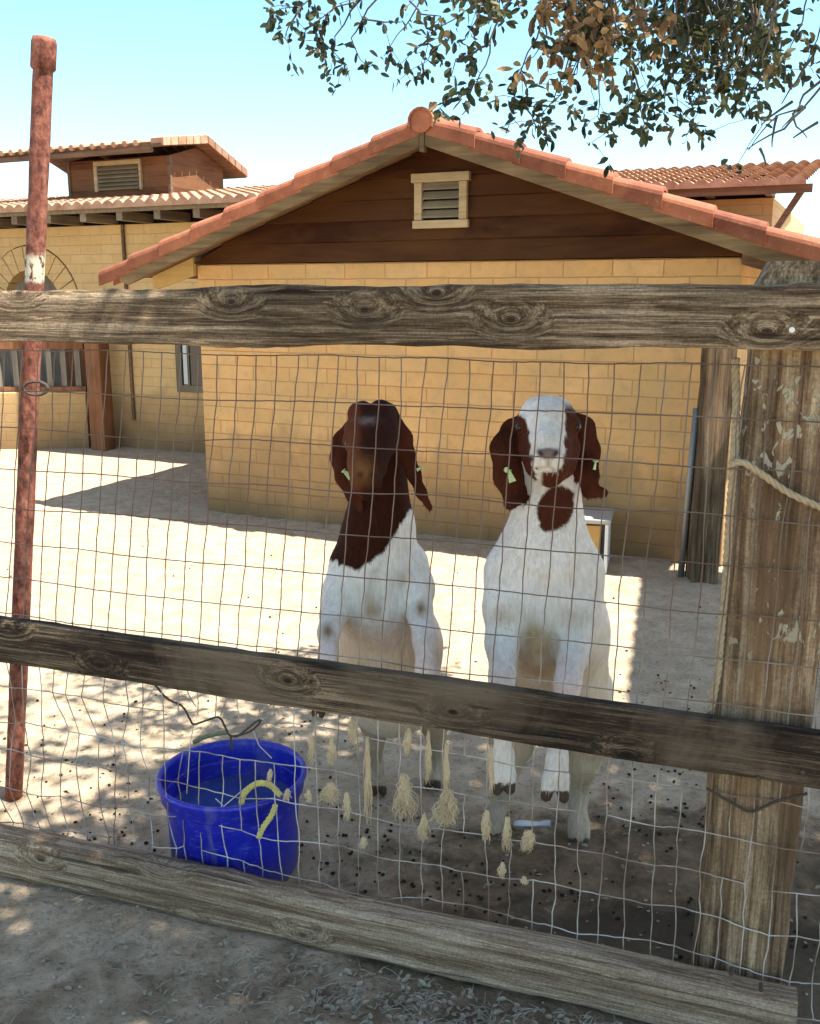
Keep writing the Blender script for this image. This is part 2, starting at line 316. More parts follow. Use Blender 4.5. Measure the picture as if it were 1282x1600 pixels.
def leaf_mat(name, stops):
    s = NT(name, .5, .35); oi = s.n('ShaderNodeNewGeometry'); c = s.ramp(oi.outputs['Random Per Island'], stops); s.base(c)
    tr = s.n('ShaderNodeBsdfTranslucent'); s.L(c, tr.inputs[0]); ms = s.n('ShaderNodeMixShader'); ms.inputs[0].default_value = .28
    out = s.t.nodes['Material Output']; s.L(s.b.outputs[0], ms.inputs[1]); s.L(tr.outputs[0], ms.inputs[2]); s.L(ms.outputs[0], out.inputs[0]); return s.m
M['leaf'] = leaf_mat('oak leaf', [(0, (.022, .030, .016)), (.5, (.042, .055, .022)), (.8, (.075, .085, .032)), (.93, (.13, .12, .05)), (1, (.22, .13, .06))])
M['deadleaf'] = leaf_mat('dead oak leaf', [(0, (.10, .06, .03)), (.4, (.24, .14, .06)), (1, (.38, .24, .11))])
M['bark'] = flat('oak bark', (.13, .105, .085), .9, .2, 0, .6, 22, .9)
s = NT('goat coat', .8, .06); at = s.n('ShaderNodeVertexColor', layer_name='col')
n = s.noise(s.obj((90, 90, 14)), 1.2, 5, .65, .4); n2 = s.noise(s.obj((1, 1, 1)), 9, 5, .6)
c = s.mix(1.0, at.outputs[0], s.ramp(n, [(.3, .80), (.65, 1.06)]), 'MULTIPLY'); c = s.mix(1.0, c, s.ramp(n2, [(.3, (.88, .84, .76)), (.6, (1, 1, 1))]), 'MULTIPLY')
s.base(c); s.bump(n, .35, .006); s.b.inputs['Sheen Weight'].default_value = 0; M['coat'] = s.m
M['eye'] = flat('goat eye', (.022, .013, .008), .25, .4, 0, 0, 5, 0)
M['tag'] = flat('pale green ear tag', (.50, .62, .30), .5, .4, 0, .15, 200, 0)
# ------------------------------------------------------------------ ground sheet
def axis(stops):
    out = []
    for (a, b, st) in stops: out += list(np.arange(a, b-1e-6, st))
    return np.array(out+[stops[-1][1]])
gx = axis([(-250, -50, 25), (-50, -10, 4), (-10, -3.2, .4), (-3.2, 2.4, .028), (2.4, 10, .4), (10, 50, 4), (50, 250, 25)])
gy = axis([(-60, -5, 5), (-5, 1.2, .4), (1.2, 4.6, .028), (4.6, 10, .12), (10, 40, 2), (40, 400, 30)])
X, Y = np.meshgrid(gx, gy); Z = np.zeros_like(X)
for j in range(len(gy)):
    for i in range(len(gx)):
        x, y = X[j, i], Y[j, i]
        if -3.3 < x < 2.5 and 1.1 < y < 9.5:
            Z[j, i] = .010*fbm(x*2.2, y*2.2, 0, 3)+.011*fbm(x*9, y*9, 3, 3)-.004
ny, nx = X.shape; g = MB(); g.v = list(map(tuple, np.stack([X, Y, Z], -1).reshape(-1, 3).tolist()))
g.f = [(j*nx+i, j*nx+i+1, (j+1)*nx+i+1, (j+1)*nx+i) for j in range(ny-1) for i in range(nx-1)]
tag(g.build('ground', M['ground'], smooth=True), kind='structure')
# ------------------------------------------------------------------ the brick goat house
HA = math.atan2(-.421, .907); HF = Frame((-1.523, 7.297, 0), HA)
house = empty('brick_shed', HF.o, HA, 'low yellow brick shed with a tiled gable roof and brown gable boards behind the goats', 'shed')
WL, WH, DEP, RX, RUN, OV, SL = 3.73, 1.795, 4.2, 1.91, 2.33, .30, .350
ZR = 2.55                                            # deck top at ridge
m = MB(); m.box(0, WL, 0, DEP, -.1, WH); m.build('brick_wall', M['brick'], house, bevel=.008)
m = MB()                                             # gable siding: lapped boards
bh = .128; zb = WH+.002; k = 0
def zroof(x): return ZR-.035-abs(x-RX)*SL
while zb < ZR:
    half = (ZR-.04-zb)/SL
    x0, x1 = max(.0, RX-half), min(WL, RX+half)
    zt = min(zb+bh+.004, ZR-.04)
    h2 = max(.01, (ZR-.04-zt)/SL); xa, xb = max(.0, RX-h2), min(WL, RX+h2)
    vs = [(x0, -.036, zb+.004), (x1, -.036, zb+.004), (xb, -.010, zt), (xa, -.010, zt), (x0, .05, zb), (x1, .05, zb), (xb, .05, zt), (xa, .05, zt)]
    m.add(vs, [(0, 1, 2, 3), (5, 4, 7, 6), (0, 4, 5, 1), (3, 2, 6, 7), (0, 3, 7, 4), (1, 5, 6, 2)]); zb += bh
m.build('gable_siding', M['siding'], house)
m = MB(); m.prism([(0, WH+.003), (WL, WH+.003), (WL, zroof(WL)), (RX, zroof(RX)), (0, zroof(0))], .052, DEP); m.build('gable_wall', M['siding'], house)
for sgn in (-1, 1):                                  # roof decks, barge boards, tiles
    def xs(d): return RX+sgn*d
    def poly(pts): return pts if sgn > 0 else pts[::-1]
    m = MB(); m.prism(poly([(xs(.0), ZR-.03), (xs(RUN), ZR-.03-RUN*SL), (xs(RUN), ZR-RUN*SL), (xs(0), ZR)]), -OV+.012, DEP+.3); m.build('roof_deck', M['fascia'], house)
    m = MB(); m.prism(poly([(xs(.018), ZR-.105), (xs(RUN-.06), ZR-.10-(RUN-.06)*SL), (xs(RUN+.0), ZR-.06-RUN*SL), (xs(RUN+.02), ZR-.002-(RUN+.02)*SL), (xs(.018), ZR-.002)]), -OV-.03, -OV+.01); m.build('barge_board', M['barge'], house, bevel=.004)
    m = MB(); e0, e1 = (.02, .42) if sgn < 0 else (.0, .40)
    d0 = RX if sgn < 0 else WL-RX
    m.prism(poly([(xs(d0+.003), ZR-.16-d0*SL), (xs(d0+.37), ZR-.135-(d0+.37)*SL), (xs(d0+.37), ZR-.035-(d0+.37)*SL), (xs(d0+.003), ZR-.035-d0*SL)]), -.04, .0); m.build('eave_board', M['lookout'] if sgn < 0 else M['fascia'], house, bevel=.003)
    # rake tiles
    nt_ = 9; L = (RUN+.12)/nt_; th = math.atan(SL)
    for i in range(nt_):
        m = MB(); d1 = .02+L*i; d2 = d1+L+.045; jl = random.uniform(-.008, .008)
        prof = lambda r, sk: [(-r, -sk)]+[(-r*cos(t), r*.62*sin(t)) for t in np.linspace(0, pi, 9)]+[(r, -sk)]
        rings = []
        for (d, r, lift) in ((d1, .070, .004), (d2, .082, .026+jl)):
            rings.append([(xs(d), -OV+.04+yy, ZR+.03-d*SL+lift+zz) for yy, zz in prof(r, .068)])
        inner = []
        for (d, r, lift) in ((d1, .058, .004), (d2, .070, .026+jl)):
            inner.append([(xs(d), -OV+.04+yy, ZR+.018-d*SL+lift+zz) for yy, zz in prof(r, .060)])
        n = len(rings[0]); vs = rings[0]+rings[1]+inner[0]+inner[1]; fs = []
        for k in range(n-1):
            fs += [(k, k+1, n+k+1, n+k), (2*n+k+1, 2*n+k, 3*n+k, 3*n+k+1), (n+k, n+k+1, 3*n+k+1, 3*n+k), (k+1, k, 2*n+k, 2*n+k+1)]
        fs += [(0, n, 3*n, 2*n), (n-1, 3*n-1, 4*n-1, 2*n-1)]
        m.add(vs, fs).build('rake_tile', M['tile'], house)
    # field tiles
    m = MB(); cols = 18; pitch_ = (DEP+.5-.12)/cols; rows = 9; Lr = (RUN+.08)/rows; vs = []; fs = []
    per = 8; ys = [-OV+.12+pitch_*q/per for q in range(cols*per+1)]; prev = None
    for r_ in range(rows):
        for (d, lift) in ((Lr*r_, .0), (Lr*(r_+1)+.03, .022)):
            vs += [(xs(d), y, ZR+.02-d*SL+lift+.03*abs(sin(pi*(q/per)))**.7) for q, y in enumerate(ys)]
        b = (2*r_)*len(ys)
        fs += [(b+q, b+q+1, b+len(ys)+q+1, b+len(ys)+q) for q in range(len(ys)-1)]
        if r_: fs += [(b-len(ys)+q, b-len(ys)+q+1, b+q+1, b+q) for q in range(len(ys)-1)]
    m.add(vs, fs).build('roof_tiles', M['tile'], house)
m = MB(); m.box(RX-.016, RX+.016, -OV-.034, -OV+.01, ZR-.135, ZR-.004); m.build('ridge_block', M['barge'], house, bevel=.003)
for i in range(13):
    m = MB(); y0 = -OV-.06+i*.36; y1 = y0+.39
    vs = []; K = 12
    for (yy, r) in ((y0, .082), (y1, .072)):
        vs += [(RX+r*cos(t), yy, ZR+.035+r*sin(t)*.95) for t in np.linspace(-.5, pi+.5, K)]
        vs += [(RX+(r-.012)*cos(t), yy, ZR+.035+(r-.012)*sin(t)*.95) for t in np.linspace(-.5, pi+.5, K)]
    fs = [(k, k+1, 2*K+k+1, 2*K+k) for k in range(K-1)]+[(k+1, k, K+k, K+k+1) for k in range(K-1)]+[(K+k+1, K+k, 3*K+k, 3*K+k+1) for k in range(K-1)]
    if i == 0:
        b = len(vs); vs += [(RX+.07*cos(t), y0+.012, ZR+.035+.067*sin(t)) for t in np.linspace(0, 2*pi, 20, endpoint=False)]; fs.append(tuple(range(b, b+20)))
    m.add(vs, fs).build('ridge_tile', M['tile'], house)
# vent
vx0, vx1, vz0, vz1 = 1.725, 2.10, 1.995, 2.325
m = MB(); m.box(vx0+.01, vx0+.062, -.062, -.03, vz0+.05, vz1-.055); m.box(vx1-.062, vx1-.01, -.062, -.03, vz0+.05, vz1-.055); m.box(vx0, vx1, -.066, -.03, vz0, vz0+.048); m.box(vx0-.008, vx1+.008, -.072, -.03, vz1-.053, vz1)
vf = m.build('gable_vent', M['vent'], house, bevel=.003)
m = MB(); m.box(vx0+.06, vx1-.06, -.031, -.029, vz0+.04, vz1-.05); m.build('vent_back', M['dark'], vf)
m = MB()
for i in range(4):
    z = vz0+.062+i*.056; m.add([(vx0+.063, -.060, z), (vx1-.063, -.060, z), (vx1-.063, -.034, z+.04), (vx0+.063, -.034, z+.04), (vx0+.063, -.060, z+.008), (vx1-.063, -.060, z+.008), (vx1-.063, -.034, z+.048), (vx0+.063, -.034, z+.048)], [(0, 1, 2, 3), (7, 6, 5, 4), (0, 4, 5, 1), (3, 2, 6, 7), (0, 3, 7, 4), (1, 5, 6, 2)])
m.build('vent_louver', M['louver'], vf)
# ------------------------------------------------------------------ long brick building at the back left
BF = Frame((-2.4, 10.15, 0), HA)
bb = empty('brick_building', BF.o, HA, 'long pale yellow brick building with tiled eave, arch and dark window at the back left', 'building')
ax_, az_ = BF.px(52, 500); ar_o = .88
arch_c = (BF.px(50, 455)[0]-.0, 1.42)
x_l = BF.px(-60, 400)[0]-3
# wall with an arched opening at its left part
def arch_pts(r, n=18): return [(arch_c[0]+r*cos(t), arch_c[1]+r*sin(t)) for t in np.linspace(0, pi, n)]
ri = .42; ro = .68
m = MB(); ap = arch_pts(ro)
m.box(x_l, arch_c[0]-ro, 0, 6, -.1, 2.27); m.box(arch_c[0]+ro, 2.1, 0, 6, -.1, 2.27)
top = [(arch_c[0]+ro, arch_c[1])]+ap[1:-1]+[(arch_c[0]-ro, arch_c[1])]
for a, b in zip(top[:-1], top[1:]): m.prism([(b[0], b[1]), (a[0], a[1]), (a[0], 2.27), (b[0], 2.27)], 0, .3)
m.build('brick_wall', M['brick2'], bb)
m = MB()
for i in range(13):                                  # voussoirs
    t0 = pi*i/13+.008; t1 = pi*(i+1)/13-.008
    pl = [(arch_c[0]+r*cos(t), arch_c[1]+r*sin(t)) for r, t in ((ri, t1), (ri, t0), (ro-.01, t0), (ro-.01, t1))]
    m.prism(pl, -.012, .25)
m.build('arch_stones', M['brick2'], bb, bevel=.006)
m = MB(); m.box(arch_c[0]-ro, arch_c[0]+ro, .35, .4, 0, 2.2); m.build('arch_boards', M['porch'], bb)
m = MB(); cx_ = BF.px(196, 400)[0]; m.tube([(cx_, -.02, .3), (cx_, -.02, 2.27)], .018, 6); m.build('conduit', M['fascia'], bb)
# window
wx0, wz1 = BF.px(276, 540); wx1, wz0 = BF.px(325, 614); wz1 += .12
m = MB(); m.box(wx0, wx1+.35, -.03, -.001, wz0, wz0+.07); m.box(wx0, wx0+.07, -.03, -.001, wz0+.07, wz1); m.box(wx0+.14, wx0+.165, -.026, -.001, wz0+.07, wz1); m.box(wx0, wx1+.35, -.034, -.001, wz1, wz1+.06)
wi = m.build('window', M['winframe'], bb)
m = MB(); m.box(wx0+.07, wx1+.35, -.014, -.002, wz0+.07, wz1); m.build('pane', M['glass'], wi)
m = MB(); m.box(wx0+.085, wx0+.135, -.017, -.0145, wz0+.08, wz1); m.build('curtain', M['curtain'], wi)
# eave: rafters, boards and tiles
m = MB(); m.box(x_l, 2.1, .05, .1, 2.275, 2.45); m.build('eave_shade_strip', M['dark'], bb)  # near-black strip stands in for the shade behind the rafters
k = 0; xr = BF.px(78, 335, -.35)[0]-2.7
while xr < 2:
    m = MB(); m.box(xr, xr+.075, -.42, .045, 2.275, 2.36); m.build('rafter', M['rafter'], bb); xr += .45
m = MB(); m.box(x_l, 2.2, -.46, -.43, 2.35, 2.39); m.build('fascia_board', M['rafter'], bb)
def tile_sheet(x0, x1, y0, y1, z0, slope, m_, name, parent, pitch_=.125, rl=.32):
    m = MB(); n = int((x1-x0)/pitch_); per = 6; xs_ = [x0+pitch_*q/per for q in range(n*per+1)]; rows = int((y1-y0)/rl)+1; vs = []; fs = []; W_ = len(xs_)
    for r_ in range(rows):
        for (d, lift) in ((rl*r_-.02, .0), (rl*(r_+1), -.0)):
            base_l = .03 if d < rl*r_ else .0
            vs += [(x, y0+d, z0+d*slope+base_l+.035*abs(sin(pi*q/per))) for q, x in enumerate(xs_)]
        b = 2*r_*W_; fs += [(b+q, b+q+1, b+W_+q+1, b+W_+q) for q in range(W_-1)]
        if r_: fs += [(b-W_+q, b-W_+q+1, b+q+1, b+q) for q in range(W_-1)]
    b = len(vs); vs += [(x, y0-.018, z0-.012) for x in xs_]; fs += [(b+q, b+q+1, q+1, q) for q in range(W_-1)]
    m.add(vs, fs).build(name, m_, parent)
tile_sheet(x_l, 2.2, -.50, 2.5, 2.395, .14, M['tile2'], 'roof_tiles', bb)
m = MB(); m.add([(x_l, -.42, 2.392), (2.2, -.42, 2.392), (2.2, 2.5, 2.79), (x_l, 2.5, 2.79), (2.2, 6, 2.4), (x_l, 6, 2.4)], [(0, 3, 2, 1), (3, 5, 4, 2)]); m.build('roof_deck', M['dark'], bb)
# clerestory box with louvred vent on that roof
KF = Frame((-2.64, 11.45, 0), HA)
def K(u, v, off=0): return KF.px(u, v, off)
lan = empty('roof_lantern', KF.W(0, 0, 0), HA)
lan.parent = bb; lan.matrix_parent_inverse = Matrix(); lan.location = BF.loc(KF.W(0, 0, 0)); lan.rotation_euler = (0, 0, 0)
kx0 = K(108, 280)[0]; zt_ = 3.07; dk = 1.0
m = MB(); m.box(kx0, 0, 0, dk, 2.55, zt_); 
m.add([(0, 0, zt_), (0, dk, zt_), (0, dk*.5, zt_+.14), (kx0, 0, zt_), (kx0, dk, zt_), (kx0, dk*.5, zt_+.14)], [(0, 1, 2), (3, 5, 4)]); m.build('lantern_wall', M['siding2'], lan)
m = MB(); m.box(-.022, .012, -.014, .03, 2.6, zt_); m.build('corner_trim', M['fascia'], lan)
m = MB(); m.box(kx0-.01, kx0+.03, -.014, .03, 2.6, zt_); m.build('corner_trim', M['fascia'], lan)
m = MB(); m.box(kx0-.9, .0, -.3, -.265, zt_-.0, zt_+.105); m.build('fascia_board', M['fascia'], lan)
for (ya, yb, za, zb_) in ((-.3, dk*.5, zt_+.05, zt_+.17), (dk*.5, dk+.28, zt_+.17, zt_-.12)):
    m = MB(); x0, x1 = kx0-.9, .14
    m.add([(x0, ya, za), (x1, ya, za), (x1, yb, zb_), (x0, yb, zb_), (x0, ya, za+.035), (x1, ya, za+.035), (x1, yb, zb_+.035), (x0, yb, zb_+.035)], [(0, 3, 2, 1), (4, 5, 6, 7), (0, 1, 5, 4), (2, 3, 7, 6), (1, 2, 6, 5), (0, 4, 7, 3)]); m.build('roof_slab', M['fascia'], lan)
    m = MB(); N = 6
    for i in range(N):
        a = ya+(yb-ya)*i/N; b = ya+(yb-ya)*(i+1)/N-.012; z_a = za+(zb_-za)*i/N+.037; z_b = za+(zb_-za)*((i+1)/N)+.037
        m.add([(.0, a, z_a), (.17, a, z_a-.03), (.17, b, z_b-.03), (.0, b, z_b), (.0, a, z_a+.05), (.17, a, z_a+.05), (.17, b, z_b+.062), (.0, b, z_b+.062)], [(0, 3, 2, 1), (4, 5, 6, 7), (0, 1, 5, 4), (2, 3, 7, 6), (1, 2, 6, 5), (0, 4, 7, 3)])
    m.build('edge_tiles', M['tile2'], lan)
    m = MB(); n = int((x1-x0-.15)/.15)
    for i in range(n):
        xx = x0+.075+i*.15; m.tube([(xx, ya-.04, za+.045), (xx, yb, zb_+.045)], .034, 7)
    m.build('roof_tiles', M['tile2'], lan)
lx0, lz1 = K(148, 253); lx1, lz0 = K(224, 296)
m = MB(); m.box(lx0, lx1, -.03, -.001, lz1-.05, lz1); m.box(lx0, lx0+.05, -.03, -.001, lz0, lz1-.052); m.box(lx1-.03, lx1, -.03, -.001, lz0, lz1-.052); lf = m.build('louvre_vent', M['vent'], lan)
m = MB()
for i in range(6):
    z = lz0+.01+i*(lz1-lz0-.07)/6; m.add([(lx0+.052, -.045, z), (lx1-.032, -.045, z), (lx1-.032, -.004, z+.035), (lx0+.052, -.004, z+.035), (lx0+.052, -.045, z+.01), (lx1-.032, -.045, z+.01), (lx1-.032, -.004, z+.045), (lx0+.052, -.004, z+.045)], [(0, 1, 2, 3), (7, 6, 5, 4), (0, 4, 5, 1), (3, 2, 6, 7), (0, 3, 7, 4), (1, 5, 6, 2)])
m.build('vent_louver', M['louver'], lf)
# porch post, stable front and low wall at its left
pp = P(160, 697, 10.0); pl = BF.loc(G(160, 700)); 
m = MB(); m.box(-.095, .095, -.08, .08, 0, 1.57); o = m.build('porch_post', M['porch'], None, bevel=.008, loc=G(162, 702)); o.rotation_euler = (0, 0, HA); tag(o, 'thick reddish brown porch post standing between low wall and brick building', 'post')
SF = Frame(G(140, 700), R(6)); st = empty('stable_front', SF.o, R(6), 'low tan stable wall with grey barred boards above, left of the porch post', 'stable wall')
zl = SF.px(100, 612)[1]; m = MB(); m.box(-3, 0, 0, .14, -.05, zl); m.build('low_wall', M['brick2'], st, bevel=.01)
m = MB(); m.box(-3, 0, .02, .12, zl+.002, zl+.05); m.box(-3, .0, .02, .12, zl+.44, zl+.54); m.build('sill_board', M['porch'], st)
m = MB(); x = -2.9
while x < -.1: m.box(x, x+.055, .045, .08, zl+.052, zl+.438); x += .17+random.uniform(-.03, .03)
m.build('upright_boards', M['greyboard'], st)
m = MB(); m.box(-3, -.02, .9, .95, 0, 2.0); m.build('back_panel', M['greyboard'], st)
# ------------------------------------------------------------------ tiled building at the back right
QF = Frame((3.25, 9.1, 0), HA)
qb = empty('tiled_building', QF.o, HA, 'yellow building with faded red tile roof behind the right slope of the shed', 'building')
qx1 = QF.px(1208, 330)[0]
m = MB(); m.box(-4.5, qx1, 0, 4, -.1, QF.px(1170, 310)[1]); m.build('brick_wall', M['brick2'], qb)
zt2 = QF.px(1170, 310)[1]
m = MB(); m.box(-4.5, qx1-.02, .04, .09, zt2, zt2+.2); m.build('eave_shade_strip', M['dark'], qb)  # near-black strip stands in for the soffit shade
for i in range(9):
    x = qx1-.06-i*.5; m = MB(); m.box(x, x+.055, -.33, .2, zt2+.012, zt2+.13); m.build('rafter', M['rafter'], qb)
qe = QF.px(1200, 288, -.42)[1]; 
m = MB(); m.box(-4.6, qx1+.34, -.42, -.39, qe-.075, qe-.005); m.build('fascia_board', M['fascia'], qb)
tile_sheet(-4.7, qx1+.42, -.45, 1.9, qe, .17, M['tile2'], 'roof_tiles', qb, .13, .2)
m = MB(); m.prism([(qx1-.02, zt2-.4), (qx1+.02, zt2-.42), (qx1+.30, qe-.02), (qx1+.24, qe-.02)], -.36, -.30); m.build('eave_brace', M['fascia'], qb)
# ------------------------------------------------------------------ front fence
FF = Frame((-1.045, 2.502, 0), math.atan2(-.325, .946))
fence = empty('wooden_fence', FF.o, FF.a, 'weathered grey wooden rail fence with wire mesh in front of the two goats', 'fence')
def beam(x0, x1, z0a, z0b, h, y0, th, mat_, seed, tilt=0., amp=.004, name='rail', zs=None, end=None):
    """board whose edges wander like old timber; z0a/z0b bottom height at its two ends"""
    m = MB(); n = int((x1-x0)/.03); prof = []; 
    base = [(0, 0), (.25, .0), (.6, 0), (1, 0), (1, .2), (1, .5), (1, .8), (1, 1), (.6, 1), (.25, 1), (0, 1), (0, .85), (0, .6), (0, .4), (0, .15)]
    vs = []; k = len(base)
    for i in range(n+1):
        x = x0+(x1-x0)*i/n; zb = z0a+(z0b-z0a)*i/n
        for q, (a, b) in enumerate(base):
            r = .12*th; yy = y0+th*a; z = zb+h*b
            if (a, b) in ((0, 0), (0, 1), (1, 0), (1, 1)): yy += r*(.7 if a == 0 else -.7)*1; z += r*(.7 if b == 0 else -.7)
            e = 1 if b in (0, 1) else .25
            z += amp*e*(fbm(x*2.3+seed, q*.05+b*5, seed, 3)*1.4+.6*fbm(x*14, b*7+seed, a, 3))
            yy += amp*.6*fbm(x*6+seed*2, b*6, a*3, 3)+tilt*(b-.5)*h
            vs.append((x, yy, z))
    fs = [(i*k+q, i*k+(q+1) % k, (i+1)*k+(q+1) % k, (i+1)*k+q) for i in range(n) for q in range(k)]+[tuple(range(k-1, -1, -1)), tuple(n*k+q for q in range(k))]
    return m.add(vs, fs).build(name, mat_, fence, smooth=False)
beam(-.6, 2.6, 1.472, 1.500, .127, 0, .042, M['rail'], 3, tilt=.16, amp=.006)
beam(-.6, 2.6, .630, .597, .124, 0, .042, M['railm'], 11, amp=.004)
beam(-.6, 1.985, -.004, -.002, .132, -.045, .082, M['railb'], 23, amp=.006)
# big post
px0 = FF.px(1121, 1230, .056)[0]
m = MB(); pw = .205; n = 40; vs = []; base = [(0, 0), (.33, 0), (.66, 0), (1, 0), (1, .5), (1, 1), (.5, 1), (0, 1), (0, .66), (0, .33)]; k = len(base)
for i in range(n+1):
    z = -.1+(1.66+.1)*i/n
    for (a, b) in base:
        c_ = .012 if (a in (0, 1) and b in (0, 1)) else 0
        top_ = .02 if i == n else 0
        vs.append((px0-.030*(1-z/1.66)+pw*a+(c_+top_)*(1 if a < .5 else -1)+.005*fbm(z*5, a*3, b*3, 3)+.022*(z/1.66)*0, .057+pw*b+(c_+top_)*(1 if b < .5 else -1)+.004*fbm(z*5+9, a*9, b*3, 3), z+.012*fbm(a*9, b*9, 4, 2)))
fs = [(i*k+q, i*k+(q+1) % k, (i+1)*k+(q+1) % k, (i+1)*k+q) for i in range(n) for q in range(k)]+[tuple(n*k+q for q in range(k))]
post = m.add(vs, fs).build('post', M['post'], fence)
m = MB()                                              # far left post, outside the picture
m.box(-.72, -.52, .057, .257, -.1, 1.66); m.build('post', M['post'], fence, bevel=.008)
for (u, v) in ((1238, 515),):
    m = MB(); x, z = FF.px(u, v, -.002); m.tube([(x, -.012 if v < 600 else -.006, z), (x, .004, z)], .0055, 8); m.build('nail', M['nail'], fence)
for (u, v) in ((1190, 1545), (1143, 1520), (1255, 1205), (1185, 1215)):
    m = MB(); x, z = FF.px(u, v, -.045 if v > 1400 else 0); y = -.05 if v > 1400 else -.006; m.tube([(x, y, z), (x, y+.02, z)], .005, 8); m.build('nail', M['twine'], fence)
# welded wire
DX, DZ = .0508, .1016
def tilt(s): return .155*(1-min(max((s-.1)/1.6, 0), 1))+.02
ROWS = 15
def zrow(j): return .035+DZ*j
def node(i, j):
    s = -.5+DX*i; z = zrow(j); dz = max(0, 1.48-z); dzl = min(dz, .85)
    x = s-tilt(s)*dzl+.05*math.sin(i*.7)*0
    lo = max(0, .75-z)/.75
    x += .007*fbm(i*.35, j*.8, 1, 2)+.004*random.uniform(-1, 1)*(.4+lo)
    zz = z+.010*fbm(i*.13, j*.9, 7, 2)+.022*lo*fbm(i*.3, j*.5, 17, 2)*1.6
    left = max(0, 1-s/1.1)
    if z < .62: x += left*.03*fbm(i*.4, j*.7, 33, 2)*2; zz -= left*.03*lo; 
    y = .047+.004*fbm(i*.3, j, 5, 2)+lo*.010*abs(fbm(i*.2, j*.6, 50, 2))
    return Vector((x, y, zz))
NI = int(3.0/DX); nodes = {(i, j): node(i, j) for i in range(NI+1) for j in range(ROWS)}
hx0, hz1 = FF.px(262, 1092, .05); hx1, hz0 = FF.px(432, 1178, .05)
def gap(p, q):
    c_ = (p+q)/2; return hx0 < c_.x < hx1 and hz0 < c_.z < hz1
m = MB()
def seg_pts(p, q, wob, sd):
    d = q-p; out = [p]
    for t in (.33, .66):
        e = p+d*t; e = e+Vector((random.uniform(-1, 1)*wob, random.uniform(-1, 1)*wob*.4, random.uniform(-1, 1)*wob*.6)); out.append(e)
    return out
def run(keys, rad, wob):
    path = []
    for a, b in zip(keys[:-1], keys[1:]):
        p, q = nodes[a], nodes[b]
        low = 1+1.6*max(0, .7-(p.z+q.z)/2)
        drop = random.random() < (.035 if p.z < .6 else 0)
        if gap(p, q) or drop:
            if len(path) > 1: m.tube(path, rad, 5)
            path = []
            continue
        if not path: path = [p]
        path += seg_pts(p, q, wob*low, 0)[1:]+[q]
    if len(path) > 1: m.tube(path, rad, 5)
for i in range(NI+1): run([(i, j) for j in range(ROWS)], .0015, .0018)
for j in range(ROWS): run([(i, j) for i in range(NI+1)], .0015, .0015)
m.build('wire_mesh', M['wire'], fence)
# ------------------------------------------------------------------ ropes and strands
def twist_rope(path, rad, mat_, name, label=None, cat='rope', group=None, strands=3, pitch_=.05, fray=False):
    pts = [Vector(p) for p in path]; dense = []
    def cr(p0, p1, p2, p3, t): return .5*((2*p1)+(p2-p0)*t+(2*p0-5*p1+4*p2-p3)*t*t+(3*p1-p0-3*p2+p3)*t**3)
    P_ = [pts[0]]+pts+[pts[-1]]
    for i in range(len(pts)-1):
        L = (pts[i+1]-pts[i]).length; n = max(3, int(L/(pitch_/7)))
        dense += [cr(P_[i], P_[i+1], P_[i+2], P_[i+3], k/n) for k in range(n)]
    dense.append(pts[-1]); m = MB(); acc = [0]
    for a, b in zip(dense[:-1], dense[1:]): acc.append(acc[-1]+(b-a).length)
    org = dense[0]
    for s_ in range(strands):
        q = []
        for i, p in enumerate(dense):
            d = (dense[min(i+1, len(dense)-1)]-dense[max(i-1, 0)]).normalized(); a = d.cross(Vector((.3, .9, .1))).normalized(); b = d.cross(a)
            t = acc[i]/pitch_*2*pi+2*pi*s_/strands; q.append(p+(a*cos(t)+b*sin(t))*rad*.5-org)
        m.tube(q, rad*.56, 6)
    o = m.build(name, mat_, None, smooth=True, loc=org)
    return tag(o, label, cat, group)
def fp(u, v, off): x, z = FF.px(u, v, off); return FF.W(x, off, z)
twist_rope([fp(1143, 725, .03), fp(1160, 722, .02), fp(1190, 740, .025), fp(1225, 765, .03), fp(1258, 782, .03), fp(1300, 800, .06)], .0075, M['rope'], 'rope', 'thick tan rope tied across the flaking post and leading off to the right')
twist_rope([fp(1150, 560, .10), fp(1151, 640, .09), fp(1147, 722, .06), fp(1141, 800, .06), fp(1135, 900, .06), fp(1127, 990, .06), fp(1122, 1050, .06), fp(1112, 1105, .06), fp(1106, 1150, .06)], .0085, M['rope'], 'rope', 'tan braided rope hanging straight down beside the flaking post')
for k, (A, lab) in enumerate((([fp(1105, 1232, .04), fp(1150, 1258, .044), fp(1175, 1268, .044), fp(1215, 1252, .044), fp(1262, 1240, .044)], 'dark twisted cable sagging across the foot of the big post'),)):
    twist_rope(A, .0035, M['twine'], 'cable', lab, 'cable')
a = [(243, 1071), (262, 1092), (285, 1104), (297, 1124), (303, 1132), (322, 1126), (342, 1121), (352, 1136), (360, 1150), (380, 1147), (396, 1140), (408, 1126), (400, 1128), (372, 1150), (361, 1152), (363, 1172)]
twist_rope([fp(u, v, .05+.01*(i % 2)) for i, (u, v) in enumerate(a)], .0030, M['twine'], 'wire_tangle', 'dark twisted wire hanging below the middle rail above the blue tub', 'wire')
